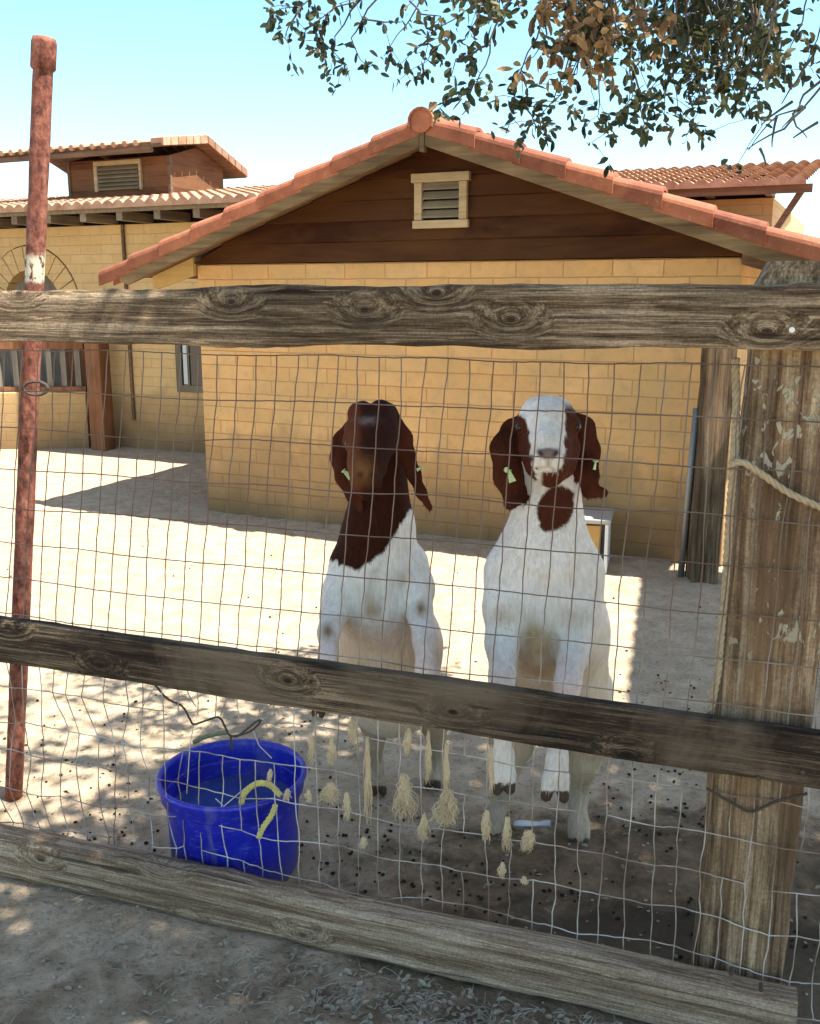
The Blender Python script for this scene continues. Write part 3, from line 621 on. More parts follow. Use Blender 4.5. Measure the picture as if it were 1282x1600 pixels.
for A, lab in ((((243, 1071), (215, 1118)), 'short loose wire slanting left from the middle rail at the mesh hole'), (((307, 1105), (298, 1092), (290, 1072)), 'short loose wire bent up to the middle rail, second from left over the tub'), (((345, 1118), (357, 1085)), 'short straight loose wire dropping from the rail above the tub'), (((303, 1132), (297, 1165), (292, 1240)), 'long broken wire hanging in front of the left side of the tub'), (((385, 1230), (350, 1260), (337, 1248)), 'broken wire end curling over the near rim of the tub'), (((395, 1140), (405, 1165), (425, 1185)), 'broken wire curving down in front of the far inner wall of the tub')):
    org = Vector(fp(*A[0], .05)); m = MB(); m.tube([Vector(fp(u, v, .05))-org for u, v in A], .0014, 5); tag(m.build('loose_wire', M['wire'], None, loc=org), lab, 'wire')
# ------------------------------------------------------------------ wool / twine tufts caught on the mesh
TUFTS = [(486, 1145, 1192, 5), (519, 1150, 1194, 6), (550, 1122, 1162, 7), (574, 1150, 1282, 5), (640, 1137, 1179, 5), (632, 1208, 1284, 13), (670, 1141, 1221, 4), (697, 1158, 1240, 4), (700, 1232, 1293, 13), (663, 1270, 1314, 6), (517, 1223, 1257, 12),
         (542, 1238, 1280, 6), (482, 1234, 1253, 5), (767, 1162, 1238, 4), (760, 1265, 1314, 7), (793, 1276, 1331, 6), (827, 1297, 1331, 10), (786, 1347, 1373, 5), (819, 1370, 1382, 5), (569, 1309, 1326, 5), (423, 1202, 1222, 4), (450, 1233, 1252, 5)]
TL = ['thin cream tuft under the middle rail, nearest the right rim of the tub', 'thin cream tuft under the middle rail, second from the tub', 'wispy cream tuft directly under the rail left of the brown-headed goat leg', 'long thin cream tuft hanging over the left hind leg of the brown-headed goat',
      'short wispy tuft under the rail between the hind legs of the brown-headed goat', 'wide ragged tuft midway along the row, left one of the two widest', 'slim tuft over the right hind leg of the brown-headed goat', 'narrow upper strand directly above the right one of the two widest tufts', 'wide forked tuft, right one of the two widest', 'plump yellowish tuft hanging between and below the two widest tufts',
      'short bushy tuft slanting sideways, nearest the tub in the lower row', 'short ragged tuft just left of the long thin one', 'tiny knot of wool beside the right wall of the tub', 'thin strand just left of the right goat front hoof', 'tuft over the left hind foot of the right goat', 'tuft hanging below the left front hoof of the right goat', 'small bow-shaped tuft just below the white scrap', 'small tuft on the wire under the hooves, above the last tiny one',
      'tiny knot of wool, lowest and rightmost of the row', 'tiny knot of wool below the end of the long thin tuft', 'tiny pale wisp over the inside of the tub', 'short pale wisp over the near right rim of the tub']
for TI, (u, v0, v1, wd) in enumerate(TUFTS):
    top_ = Vector(fp(u, v0, .043)); bot = Vector(fp(u+random.uniform(-3, 3), v1, .036)); m = MB(); Wd = wd/FX*2.3; L = (bot-top_).length; pk = random.uniform(.35, .8); lean = random.uniform(-.3, .3)*(1 if wd < 9 else 1.6)
    def env(t): return Wd*(.22+.85*exp(-((t-pk)/.28)**2))
    fat = random.uniform(.05, 1.1)
    for s_ in range(int(46+wd*7)):
        t0 = random.uniform(0, .55)**1.3; t1 = min(1.08, t0+random.uniform(.3, .75)); a = random.uniform(0, 2*pi); r0 = random.random()**.6; ph = random.uniform(0, 6); wv = random.uniform(.2, 1.2); pts = []; dx = 0
        for q in range(9):
            t = t0+(t1-t0)*q/8; e_ = Wd*(.18+fat*min(1, (t*1.15))**1.2*(1.1 if wd > 8 else .8)+.35*exp(-((t-pk)/.2)**2)); dx += random.gauss(0, Wd*.15)
            pts.append(top_.lerp(bot, t)-top_+Vector((cos(a)*e_*r0+dx+lean*Wd*t+Wd*wv*.35*sin(ph+t*14), sin(a)*e_*r0*.45+random.gauss(0, .0005), random.gauss(0, .0012))))
        rr_ = random.uniform(.0007, .0013); m.tube(pts, [rr_*.8, rr_, rr_, rr_, rr_, rr_*.9, rr_*.8, rr_*.6, .0003], 3)
    tag(m.build('wool_tuft', M['wool'], None, smooth=True, loc=top_), TL[TI], 'tuft', 'cream tufts caught on the lower mesh')
# ------------------------------------------------------------------ blue tub
TC = np.array([0., 0, 0]); rim = P(363, 1209, 2.56); TC = np.array([rim[0], 2.56, 0]); RZ = rim[2]
tub = empty('water_tub', TC, 0, 'round blue plastic tub half full of water behind the wire mesh', 'tub')
rr = .199
m = MB(); m.lathe([(0.001, 0), (rr*.86, 0), (rr*.885, .006), (rr*.93, RZ-.055), (rr*.94, RZ-.05), (rr*.985, RZ-.048), (rr*1.0, RZ-.044), (rr*1.01, RZ-.014), (rr*1.045, RZ-.006), (rr*1.05, RZ+.003), (rr*1.03, RZ+.008), (rr*.98, RZ+.006), (rr*.965, RZ-.004), (rr*.945, RZ-.05), (rr*.86, .02), (.001, .018)], n=72)
m.build('tub_body', M['blue'], tub, smooth=True)
m = MB(); zw = RZ-.10; m.lathe([(.001, zw), (rr*.92, zw)], n=60); m.build('water', M['water'], tub)
m = MB()
for a in (-2.2, -1.0):
    m.lathe([(.001, 0), (.014, 0), (.016, .004), (.012, .006), (.012, .02)], c=(cos(a)*rr*.9, sin(a)*rr*.9, .07), n=10)
def pt(u, v, Y): return P(u, v, Y)
yf = 2.56-.199
twist_rope([pt(379, 1275, 2.40), pt(378, 1250, 2.385), pt(388, 1233, 2.40), pt(405, 1224, 2.39), pt(424, 1228, 2.39), pt(438, 1243, 2.385)], .0085, M['yrope'], 'rope', 'yellow rope loop hooked over the near rim of the blue tub', pitch_=.035)
twist_rope([pt(431, 1258, 2.36), pt(424, 1275, 2.345), pt(412, 1292, 2.34), pt(404, 1309, 2.335)], .008, M['yrope'], 'rope', 'short yellow rope end hanging down the outside of the blue tub', pitch_=.035)
twist_rope([pt(302, 1160, 2.75), pt(320, 1152, 2.765), pt(338, 1147, 2.775), pt(356, 1144, 2.78)], .0075, M['grope'], 'rope', 'faded green rope lying along the far rim of the blue tub', pitch_=.035)
# ------------------------------------------------------------------ rusty pole on the left
b0, t0 = P(36, 1190, 2.95), P(69, 64, 2.95); b0 = Vector(b0)+(Vector(b0)-Vector(t0))*.17; b0.z = 0
pole = empty('rusty_pole', b0, 0, 'tall rusty steel pipe post with collar top and peeling white band at the left edge', 'pole')
T = Vector(t0)-b0; m = MB(); N = 40; m.tube([T*(i/N) for i in range(N+1)], [.027+.0010*random.uniform(-1, 1) for i in range(N+1)], 20); m.build('pipe', M['rust'], pole, smooth=True)
m = MB(); Tn = T.normalized(); m.tube([T-Tn*.075, T-Tn*.07, T-Tn*.005, T+Tn*.008, T+Tn*.012], [.030, .034, .034, .031, .015], 20); m.build('collar', M['rust'], pole, smooth=True)
hk = Vector(P(58, 606, 2.9))-b0; m = MB(); m.tube([hk+Vector((.035*cos(t), -.01, .02*sin(t))) for t in np.linspace(0, 2*pi, 12)], .005, 6); m.build('ring', M['twine'], pole)
# ------------------------------------------------------------------ pen post and steel pipe at the back right
b = Vector(G(1096, 905)); t_ = Vector(P(1130, 480, b.y)); m = MB(); n = 24; vs = []
for i in range(n+1):
    c_ = (t_-b)*(i/n)
    for (dx, dy) in ((-.078, -.07), (0, -.075), (.078, -.07), (.078, .08), (-.078, .08)): vs.append((c_.x+dx*(.92+.16*i/n*0)+.006*fbm(i*.3, dx*9, 0, 2), c_.y+dy, c_.z-.03))
m.add(vs, [(i*5+q, i*5+(q+1) % 5, (i+1)*5+(q+1) % 5, (i+1)*5+q) for i in range(n) for q in range(5)]+[tuple(n*5+q for q in range(5))])
tag(m.build('pen_post', M['post2'], None, loc=b), 'brown wooden pen post standing by the right end of the shed wall', 'post')
b = Vector(G(1064, 900)); t_ = Vector(P(1089, 638, b.y)); m = MB(); m.tube([(0, 0, -.03), (t_-b)*.5, t_-b], .019, 12); tag(m.build('steel_pipe', M['steel'], None, smooth=True, loc=b), 'thin grey steel pipe leaning next to the brown pen post', 'pipe')
# white feeder box
b = Vector(G(905, 893)); ft = empty('feed_box', b, R(-14), 'white box feeder with yellow inside by the shed wall behind the right goat', 'feeder')
m = MB(); W_, D_, H_ = .16, .16, .29
m.box(-W_, -W_+.02, 0, D_*2, 0, H_); m.box(W_-.02, W_, 0, D_*2, 0, H_); m.box(-W_+.021, W_-.021, D_*2-.02, D_*2, .021, H_); m.box(-W_+.021, W_-.021, 0, D_*2, 0, .02); m.build('box_shell', M['white'], ft, bevel=.004)
m = MB(); m.box(-W_-.012, W_+.012, -.012, D_*2+.012, H_+.002, H_+.03); m.build('lid', M['greyp'], ft, bevel=.006)
m = MB(); m.box(-W_+.024, W_-.05, D_*.8, D_*2-.024, .024, H_-.04); m.build('lining', M['yellowp'], ft)
# ------------------------------------------------------------------ litter
b = Vector(G(832, 1290, .012)); m = MB(); vs = []; N = 14
for i in range(N):
    t = i/(N-1); w_ = .017*math.sin(pi*min(1, t*1.25)**.7)+.002; c_ = (t-.5)*.115
    vs += [(c_, -w_+.008*t, .004+.004*sin(6*t)), (c_, .0, .013+.006*sin(9*t)), (c_, w_+.008*t, .005), (c_, 0, -.004)]
m.add(vs, [(i*4+q, i*4+(q+1) % 4, (i+1)*4+(q+1) % 4, (i+1)*4+q) for i in range(N-1) for q in range(4)]+[(3, 2, 1, 0), tuple((N-1)*4+q for q in range(4))])
tag(m.build('litter_scrap', M['white'], None, loc=b, smooth=True), 'crumpled white scrap lying on dirt in front of the right goat hind feet', 'litter')
def zg(x, y): return .010*fbm(x*2.2, y*2.2, 0, 3)+.011*fbm(x*9, y*9, 3, 3)-.004 if (-3.3 < x < 2.5 and 1.1 < y < 9.5) else 0
def behind(x, y): return FF.loc((x, y, 0))[1] > .06
m = MB(); cnt = 0
ico = [(0, 0, 1), (.9, 0, .3), (.28, .85, .3), (-.73, .53, .3), (-.73, -.53, .3), (.28, -.85, .3), (.6, .5, -.5), (-.5, .6, -.5), (-.3, -.7, -.5), (.7, -.4, -.5)]
icf = [(0, 1, 2), (0, 2, 3), (0, 3, 4), (0, 4, 5), (0, 5, 1), (1, 6, 2), (2, 7, 3), (3, 8, 4), (4, 8, 5), (5, 9, 1), (6, 7, 2), (7, 8, 3), (8, 9, 5), (9, 6, 1)]
while cnt < 700:
    if random.random() < .8: x, y = random.uniform(-1.4, 1.5), random.triangular(2.0, 4.4, 2.4)
    else: x, y = random.uniform(-3, 1.7), random.uniform(2.2, 7)
    if not behind(x, y) or HF.loc((x, y, 0))[1] > -.03: continue
    if fbm(x*1.7, y*1.7, 8, 2) < random.uniform(-.25, .45): continue
    r = random.uniform(.0025, .0062); a = random.uniform(0, pi); m.add([(x+r*(q[0]*cos(a)*1.5-q[1]*sin(a)), y+r*(q[0]*sin(a)*1.5+q[1]*cos(a)), zg(x, y)+r*(q[2]+.6)) for q in ico], icf); cnt += 1
tag(m.build('droppings', M['pellet'], smooth=True), 'dark goat droppings scattered over the pen dirt', 'droppings', kind='stuff')
def leaf_geo(L, W_, a, tiltx, tilty, curl=.2):
    """six-sided folded blade"""
    pts = [(0, 0, 0), (.28, .40, .05), (.66, .50, .06), (.93, .24, .0), (1, 0, -.04), (.93, -.24, .0), (.66, -.50, .06), (.28, -.40, .05), (.5, 0, -.05)]
    mt = Matrix.Rotation(a, 3, 'Z') @ Matrix.Rotation(tilty, 3, 'Y') @ Matrix.Rotation(tiltx, 3, 'X')
    return [mt @ Vector((p[0]*L, p[1]*W_, p[2]*L*curl*5)) for p in pts], [(i, (i+1) % 8, 8) for i in range(8)]
m = MB(); ms = MB(); mp_ = MB(); cnt = 0
while cnt < 2600:
    x, y = random.uniform(-1.2, 1.6), random.uniform(1.2, 2.6)
    if FF.loc((x, y, 0))[1] > -.06: continue
    dens = exp(-((x-.45)/.6)**2-((FF.loc((x, y, 0))[1]+.20)/.14)**2)
    if random.random() > .05+.95*dens: continue
    q, f_ = leaf_geo(random.uniform(.008, .026), random.uniform(.005, .013), random.uniform(0, 6.3), random.uniform(-.7, .7), random.uniform(-.3, .3)); m.add([v+Vector((x, y, zg(x, y)+.006)) for v in q], f_); cnt += 1
    if random.random() < .6:
        a = random.uniform(0, pi); L = random.uniform(.01, .05); ms.tube([Vector((x, y, zg(x, y)+.004)), Vector((x+cos(a)*L*.5, y+sin(a)*L*.5, zg(x, y)+.010)), Vector((x+cos(a)*L, y+sin(a)*L+.003, zg(x, y)+.005))], .0009, 3)
for i in range(500):
    x, y = random.uniform(-1.3, 1.5), random.uniform(1.2, 4.2); r = random.uniform(.002, .007); mp_.add([(x+r*q[0], y+r*q[1]*.8, zg(x, y)+r*(q[2]*.6+.3)) for q in ico], icf)
for i in range(420):
    x, y = random.uniform(-1.3, 1.6), random.uniform(2.1, 3.6)
    if not behind(x, y): continue
    q, f_ = leaf_geo(random.uniform(.01, .024), random.uniform(.006, .012), random.uniform(0, 6.3), random.uniform(-.4, .4), random.uniform(-.3, .3)); m.add([v+Vector((x, y, zg(x, y)+.006)) for v in q], f_)
tag(m.build('leaf_litter', M['litter']), 'small dead leaves strewn on the dirt', 'leaves', kind='stuff')
tag(ms.build('straw_bits', M['straw']), 'bits of grey straw in front of the bottom rail', 'straw', kind='stuff')
tag(mp_.build('pebbles', M['stone'], smooth=True), 'small pebbles in the dirt', 'pebbles', kind='stuff')
# ------------------------------------------------------------------ oak overhead
oak = empty('oak_tree', (4.3, 1.2, 0), 0, 'oak tree overhanging from the right with small green leaves and a brown dead clump', 'tree')
OL = Vector((4.3, 1.2, 0))
br = MB(); lv = MB(); dl = MB()
def add_leaf(mb, p, L, W_, dirn=None):
    a = random.uniform(0, 2*pi); q, f_ = leaf_geo(L*random.uniform(.55, 1.25), W_*random.uniform(.7, 1.1), a, random.uniform(-1.4, 1.4), random.uniform(-.6, 1.5), random.uniform(.05, .5)); mb.add([v+p-OL for v in q], f_)
def cluster(p, n, spread, L=.034, W_=.019, mb=None):
    for i in range(n):
        o_ = Vector((random.gauss(0, spread), random.gauss(0, spread), random.gauss(0, spread*.9))); add_leaf(mb or lv, p+o_, L, W_)
def twig(path, r0=.004, leafy=1.0, sub=True, n_leaf=3, mb=None, L=.038):
    pts = [Vector(p) for p in path]
    dense = []
    for a, b_ in zip(pts[:-1], pts[1:]):
        k = max(2, int((b_-a).length/.035))
        for q in range(k): dense.append(a.lerp(b_, q/k)+Vector([random.gauss(0, .003) for _ in range(3)]))
    dense.append(pts[-1]); N = len(dense)
    br.tube([d-OL for d in dense], [max(.0011, r0*(1-.8*i/N)) for i in range(N)], 5)
    for i, d in enumerate(dense):
        t = i/N
        if random.random() < leafy*(.35+.65*t):
            if sub and random.random() < .75:
                e = d+Vector((random.gauss(0, .05), random.gauss(0, .05), random.gauss(-.018, .04))); br.tube([d-OL, d.lerp(e, .5)-OL+Vector((0, 0, .006)), e-OL], .0012, 4)
                for q in range(random.randint(4, 8)): add_leaf(mb or lv, e+Vector([random.gauss(0, .012) for _ in range(3)]), L, L*.52)
            for q in range(n_leaf): add_leaf(mb or lv, d+Vector([random.gauss(0, .010) for _ in range(3)]), L, L*.52)
def T3(lst, Y, **k): twig([P(u, v, Y+.25*random.uniform(-1, 1)*0+(-.0006*(400-v) if False else 0)) for u, v in lst], **k)
TW = [([(540, -70), (500, -20), (470, 12), (440, 10), (414, 40)], 3.7), ([(470, 12), (452, 40), (445, 60)], 3.7), ([(600, -60), (560, 0), (510, 20), (480, 45), (476, 62)], 3.6), ([(560, 0), (525, 55), (520, 85)], 3.6), ([(600, -20), (565, 30), (548, 60), (560, 90), (575, 105)], 3.5),
      ([(690, -60), (660, -10), (640, 30), (622, 55), (600, 88)], 3.45), ([(510, 20), (500, 60), (535, 95)], 3.6), ([(565, 30), (600, 35), (628, 34)], 3.5), ([(820, -60), (790, -10), (730, 18), (685, 42), (655, 70), (628, 98)], 3.3), ([(690, 30), (688, 65), (668, 95)], 3.35),
      ([(640, 0), (660, 20), (690, 25)], 3.4), ([(830, -60), (800, -10), (775, 40), (758, 100), (742, 130), (712, 155), (686, 172)], 3.1), ([(765, 70), (735, 85), (712, 92), (706, 118)], 3.1), ([(742, 130), (730, 165), (722, 180)], 3.1), ([(775, 30), (745, 28), (735, 45)], 3.1),
      ([(880, -60), (860, 0), (840, 60), (815, 110), (805, 150), (800, 180), (818, 205)], 3.2), ([(900, -10), (890, 70), (882, 115), (866, 155), (846, 178), (828, 192)], 3.3), ([(805, 150), (830, 180), (845, 205)], 3.2),
      ([(985, -60), (992, 20), (986, 90), (988, 150), (955, 195), (925, 222)], 3.2), ([(986, 100), (1000, 150), (1008, 190), (1000, 205)], 3.2), ([(1060, -60), (1058, 30), (1050, 90), (1040, 140), (1035, 180), (1045, 200)], 3.4), ([(930, 90), (935, 140), (935, 180)], 3.5),
      ([(1150, -60), (1130, 20), (1100, 70), (1095, 130), (1092, 175), (1072, 215)], 3.3), ([(1200, -60), (1175, 20), (1150, 90), (1110, 140), (1080, 170)], 3.2), ([(1220, -40), (1205, 40), (1190, 110), (1182, 160), (1192, 195)], 3.0), ([(1130, 40), (1070, 80), (1030, 120), (1010, 150)], 3.5),
      ([(1270, -40), (1255, 30), (1230, 90), (1215, 130)], 3.6), ([(1300, 0), (1275, 60), (1260, 100)], 3.3), ([(1080, 60), (1050, 100), (1060, 170)], 3.4)]
for lst, Y in TW: T3(lst, Y, leafy=.95)
for i in range(58):                                  # dense mass at the right
    u = random.triangular(860, 1250, 1110); v = random.uniform(-60, 75); d_ = random.uniform(-60, 40); h_ = random.uniform(40, 110)
    T3([(u-d_*.4, v-50), (u, v), (u+d_*.5, v+h_*.6), (u+d_, v+h_)], random.uniform(3.0, 3.9), leafy=.8)
for i in range(20):
    u = random.uniform(700, 900); v = random.uniform(-70, -10); T3([(u, v-30), (u+random.uniform(-20, 20), v+30)], random.uniform(3.0, 3.6), leafy=.8)
for i in range(24):                                  # dead brown clump
    u = random.gauss(925, 36); v = random.uniform(-50, 60); T3([(u, v-30), (u+random.uniform(-12, 12), v+25), (u+random.uniform(-20, 20), v+60)], random.uniform(2.95, 3.2), leafy=.75, mb=dl if i % 4 else None, L=.044, n_leaf=3)
for (u, v, n_) in ((908, 158, 2), (1028, 70, 7), (1020, 50, 6), (955, 118, 7), (880, 60, 6)):
    for q in range(n_): add_leaf(dl, Vector(P(u+random.gauss(0, 6), v+random.gauss(0, 8), 3.05)), .05, .024)
bt = [[(1330, 60), (1290, 130), (1256, 168), (1215, 180), (1190, 205), (1170, 235)], [(1256, 168), (1225, 200), (1168, 233)], [(1215, 180), (1208, 210), (1207, 230)], [(1300, 110), (1255, 150), (1248, 165), (1222, 200)], [(1256, 168), (1240, 178), (1245, 200), (1262, 215)], [(1270, 90), (1250, 120), (1222, 162)], [(1188, 230), (1198, 258)], [(1280, 190), (1240, 215)], [(1225, 0), (1270, -40)], [(1240, 160), (1190, 195)]]
for lst in bt: T3(lst, 3.0, leafy=0, r0=.0048)
# limbs above the picture that carry those twigs, and the shading canopy over the pen and the goats
def limb(pts, r0, r1):
    N = len(pts); dense = []
    for i in range(N-1):
        a, b_ = Vector(pts[i]), Vector(pts[i+1])
        for q in range(6): dense.append(a.lerp(b_, q/6)+Vector([random.gauss(0, .012) for _ in range(3)]))
    dense.append(Vector(pts[-1])); K_ = len(dense); br.tube([d-OL for d in dense], [r0+(r1-r0)*i/K_ for i in range(K_)], 10)
HT = (4.3, 1.2, 2.4)
limb([HT, (3.6, 2.0, 3.1), (2.6, 2.8, 3.4), (1.6, 3.2, 3.3), (.9, 3.3, 2.95), (.3, 3.4, 2.8)], .09, .015)
limb([(2.6, 2.8, 3.4), (1.9, 2.9, 3.2), (1.2, 3.0, 2.75), (.8, 3.1, 2.6)], .04, .01)
limb([(1.6, 3.2, 3.3), (.4, 3.6, 3.2), (-.4, 3.7, 2.9)], .03, .008)
limb([HT, (3.4, 1.0, 3.6), (2.2, 1.2, 4.2), (1.0, 1.4, 4.4), (-.6, 1.6, 4.3)], .10, .02)
limb([HT, (3.8, .2, 3.4), (2.6, -.3, 4.0), (1.2, -.2, 4.2)], .09, .02)
limb([(2.2, 1.2, 4.2), (1.4, 2.2, 4.6), (.4, 2.6, 4.7)], .04, .01)
limb([HT, (4.2, 1.6, 4.0), (3.6, 2.2, 5.2)], .10, .03)
def shade(target, n, spread, zr=(3.3, 5.2)):
    x, y, z = target; h = random.uniform(*zr); k_ = h-z
    c_ = Vector((x+SH[0]*k_, y+SH[1]*k_, h))
    if proj(c_+Vector((0, 0, -.25)))[1] > -70 and c_.y > 0 and abs(proj(c_)[0]-641) < 800: return
    cluster(c_, n, spread, .075, .055)
for i in range(420):                                 # dense: right part of the pen floor and the goats
    shade((random.uniform(-.35, 1.5), random.uniform(2.0, 3.35), 0), 26, .12)
for (gx0, gx1, gy0, gy1) in ((-.35, .12, 2.35, 3.0), (.12, .62, 2.2, 2.8)):
    for i in range(75): shade((random.uniform(gx0, gx1), random.uniform(gy0, gy1), random.uniform(.2, 1.35)), 30, .11)
for i in range(850): shade((random.uniform(-1.8, 1.6), random.uniform(.9, 2.45)-.0, 0), 26, .13)   # dirt outside the fence
for i in range(46): shade((random.uniform(-1.6, -.2), random.uniform(2.35, 3.9), 0), 20, .085)  # dapples on the left
for i in range(26): shade((random.uniform(-.7, 2.2), 2.0-.34*random.uniform(-.7, 2.2), 1.2), 12, .07)
m = MB(); m.tube([Vector(q) for q in ((0, 0, -.1), (.02, 0, .4), (-.03, .02, 1.2), (0, 0, 2.0), (0, 0, 2.5))], [.30, .23, .19, .17, .15], 16); m.build('trunk', M['bark'], oak, smooth=True)
br.build('branches', M['bark'], oak, smooth=True); lv.build('crown', M['leaf'], oak); dl.build('dead_leaves', M['deadleaf'], oak)
# unseen roof beside the pen, added to cast the straight shadow along its right
e0 = Vector(G(1005, 890)); e1 = Vector(G(985, 1060)); hs = 3.1
q0 = e0+Vector((SH[0]*hs, SH[1]*hs, 0)); q1 = e1+Vector((SH[0]*hs, SH[1]*hs, 0)); dd = (q0-q1).normalized(); A = q1-dd*.45; B = q0+dd*.05; rt_ = Vector((dd.y, -dd.x, 0))
shd = empty('added_shade_roof', A, 0, 'unseen corrugated roof on posts, added to shade the right of the pen', 'roof')
m = MB(); vs = []; N = 24; L = (B-A).length
for i in range(N+1):
    for s_ in (0, 1): 
        p = dd*(L*i/N)+rt_*(s_*2.2); vs.append((p.x, p.y, hs+.02*(i % 2))); vs.append((p.x, p.y, hs+.02*(i % 2)+.004))
fs = [];
for i in range(N): b_ = 4*i; fs += [(b_, b_+2, b_+6, b_+4), (b_+1, b_+5, b_+7, b_+3)]
m.add(vs, fs).build('roof_sheet', M['greyp'], shd)
for (a_, s_) in ((.1, 1.6), (L-.1, 1.6), (.1, 2.1), (L-.1, 2.1)):
    p = dd*a_+rt_*s_; m = MB(); m.box(p.x-.04, p.x+.04, p.y-.04, p.y+.04, -.05, hs-.002); m.build('post', M['fascia'], shd)
# ------------------------------------------------------------------ goats
def surface_nets(D, org, h):
    ins = D < 0; nx_, ny_, nz_ = D.shape; cs = np.zeros((nx_-1, ny_-1, nz_-1), int)
    offs = [(a, b_, c_) for a in (0, 1) for b_ in (0, 1) for c_ in (0, 1)]
    for (a, b_, c_) in offs: cs += ins[a:nx_-1+a, b_:ny_-1+b_, c_:nz_-1+c_]
    idx = np.argwhere((cs > 0) & (cs < 8)); vid = -np.ones(cs.shape, int); vid[tuple(idx.T)] = np.arange(len(idx))
    acc = np.zeros((len(idx), 3)); cnt_ = np.zeros(len(idx))
    for i0 in range(8):
        for ax2 in range(3):
            o0 = np.array(offs[i0])
            if o0[ax2]: continue
            o1 = o0.copy(); o1[ax2] = 1
            d0 = D[tuple((idx+o0).T)]; d1 = D[tuple((idx+o1).T)]; mk = (d0 < 0) != (d1 < 0)
            t = np.where(mk, d0/np.where(mk, d0-d1, 1), 0); p = (idx+o0).astype(float); p[:, ax2] += t
            acc[mk] += p[mk]; cnt_[mk] += 1
    V_ = acc/cnt_[:, None]*h+org; F_ = []
    for ax2 in range(3):
        a1, a2 = (ax2+1) % 3, (ax2+2) % 3; sl0 = [slice(None)]*3; sl1 = [slice(None)]*3; sl0[ax2] = slice(0, -1); sl1[ax2] = slice(1, None)
        i0 = ins[tuple(sl0)]; i1 = ins[tuple(sl1)]; e = np.argwhere(i0 != i1); e = e[(e[:, a1] > 0) & (e[:, a2] > 0) & (e[:, a1] < D.shape[a1]-1) & (e[:, a2] < D.shape[a2]-1)]
        def vv(da, db): q = e.copy(); q[:, a1] -= da; q[:, a2] -= db; return vid[tuple(q.T)]
        Q = np.stack([vv(0, 0), vv(1, 0), vv(1, 1), vv(0, 1)], 1); s_ = i0[tuple(e.T)]; Q[~s_] = Q[~s_][:, ::-1]; F_.append(Q)
    return V_, np.concatenate(F_)
def prim_d(Pt, pr):
    a, b_, ra, rb, sq = pr['a'], pr['b'], pr['ra'], pr['rb'], pr['sq']; p = (Pt-a)*sq; ab = (b_-a)*sq; L2 = max((ab@ab), 1e-9)
    t = np.clip((p@ab)/L2, 0, 1); d = np.sqrt(((p-t[..., None]*ab)**2).sum(-1))-(ra+(rb-ra)*t)
    return d/max(1., float(np.max(sq))*.75)
def depth(p): return float((np.asarray(p)-C0)@FW)
def chain(lst, grp, k=.02, sq=(1, 1, 1), sub=False):
    out = []; pts = [(P(u, v, Yy), r) for (u, v, Yy, r) in lst]
    if len(pts) == 1: pts = pts*2
    for (a, ra), (b_, rb) in zip(pts[:-1], pts[1:]):
        out.append(dict(a=a, b=b_, ra=ra/FX*depth(a), rb=rb/FX*depth(b_), g=grp, k=k, sq=np.array(sq, float), sub=sub))
    return out
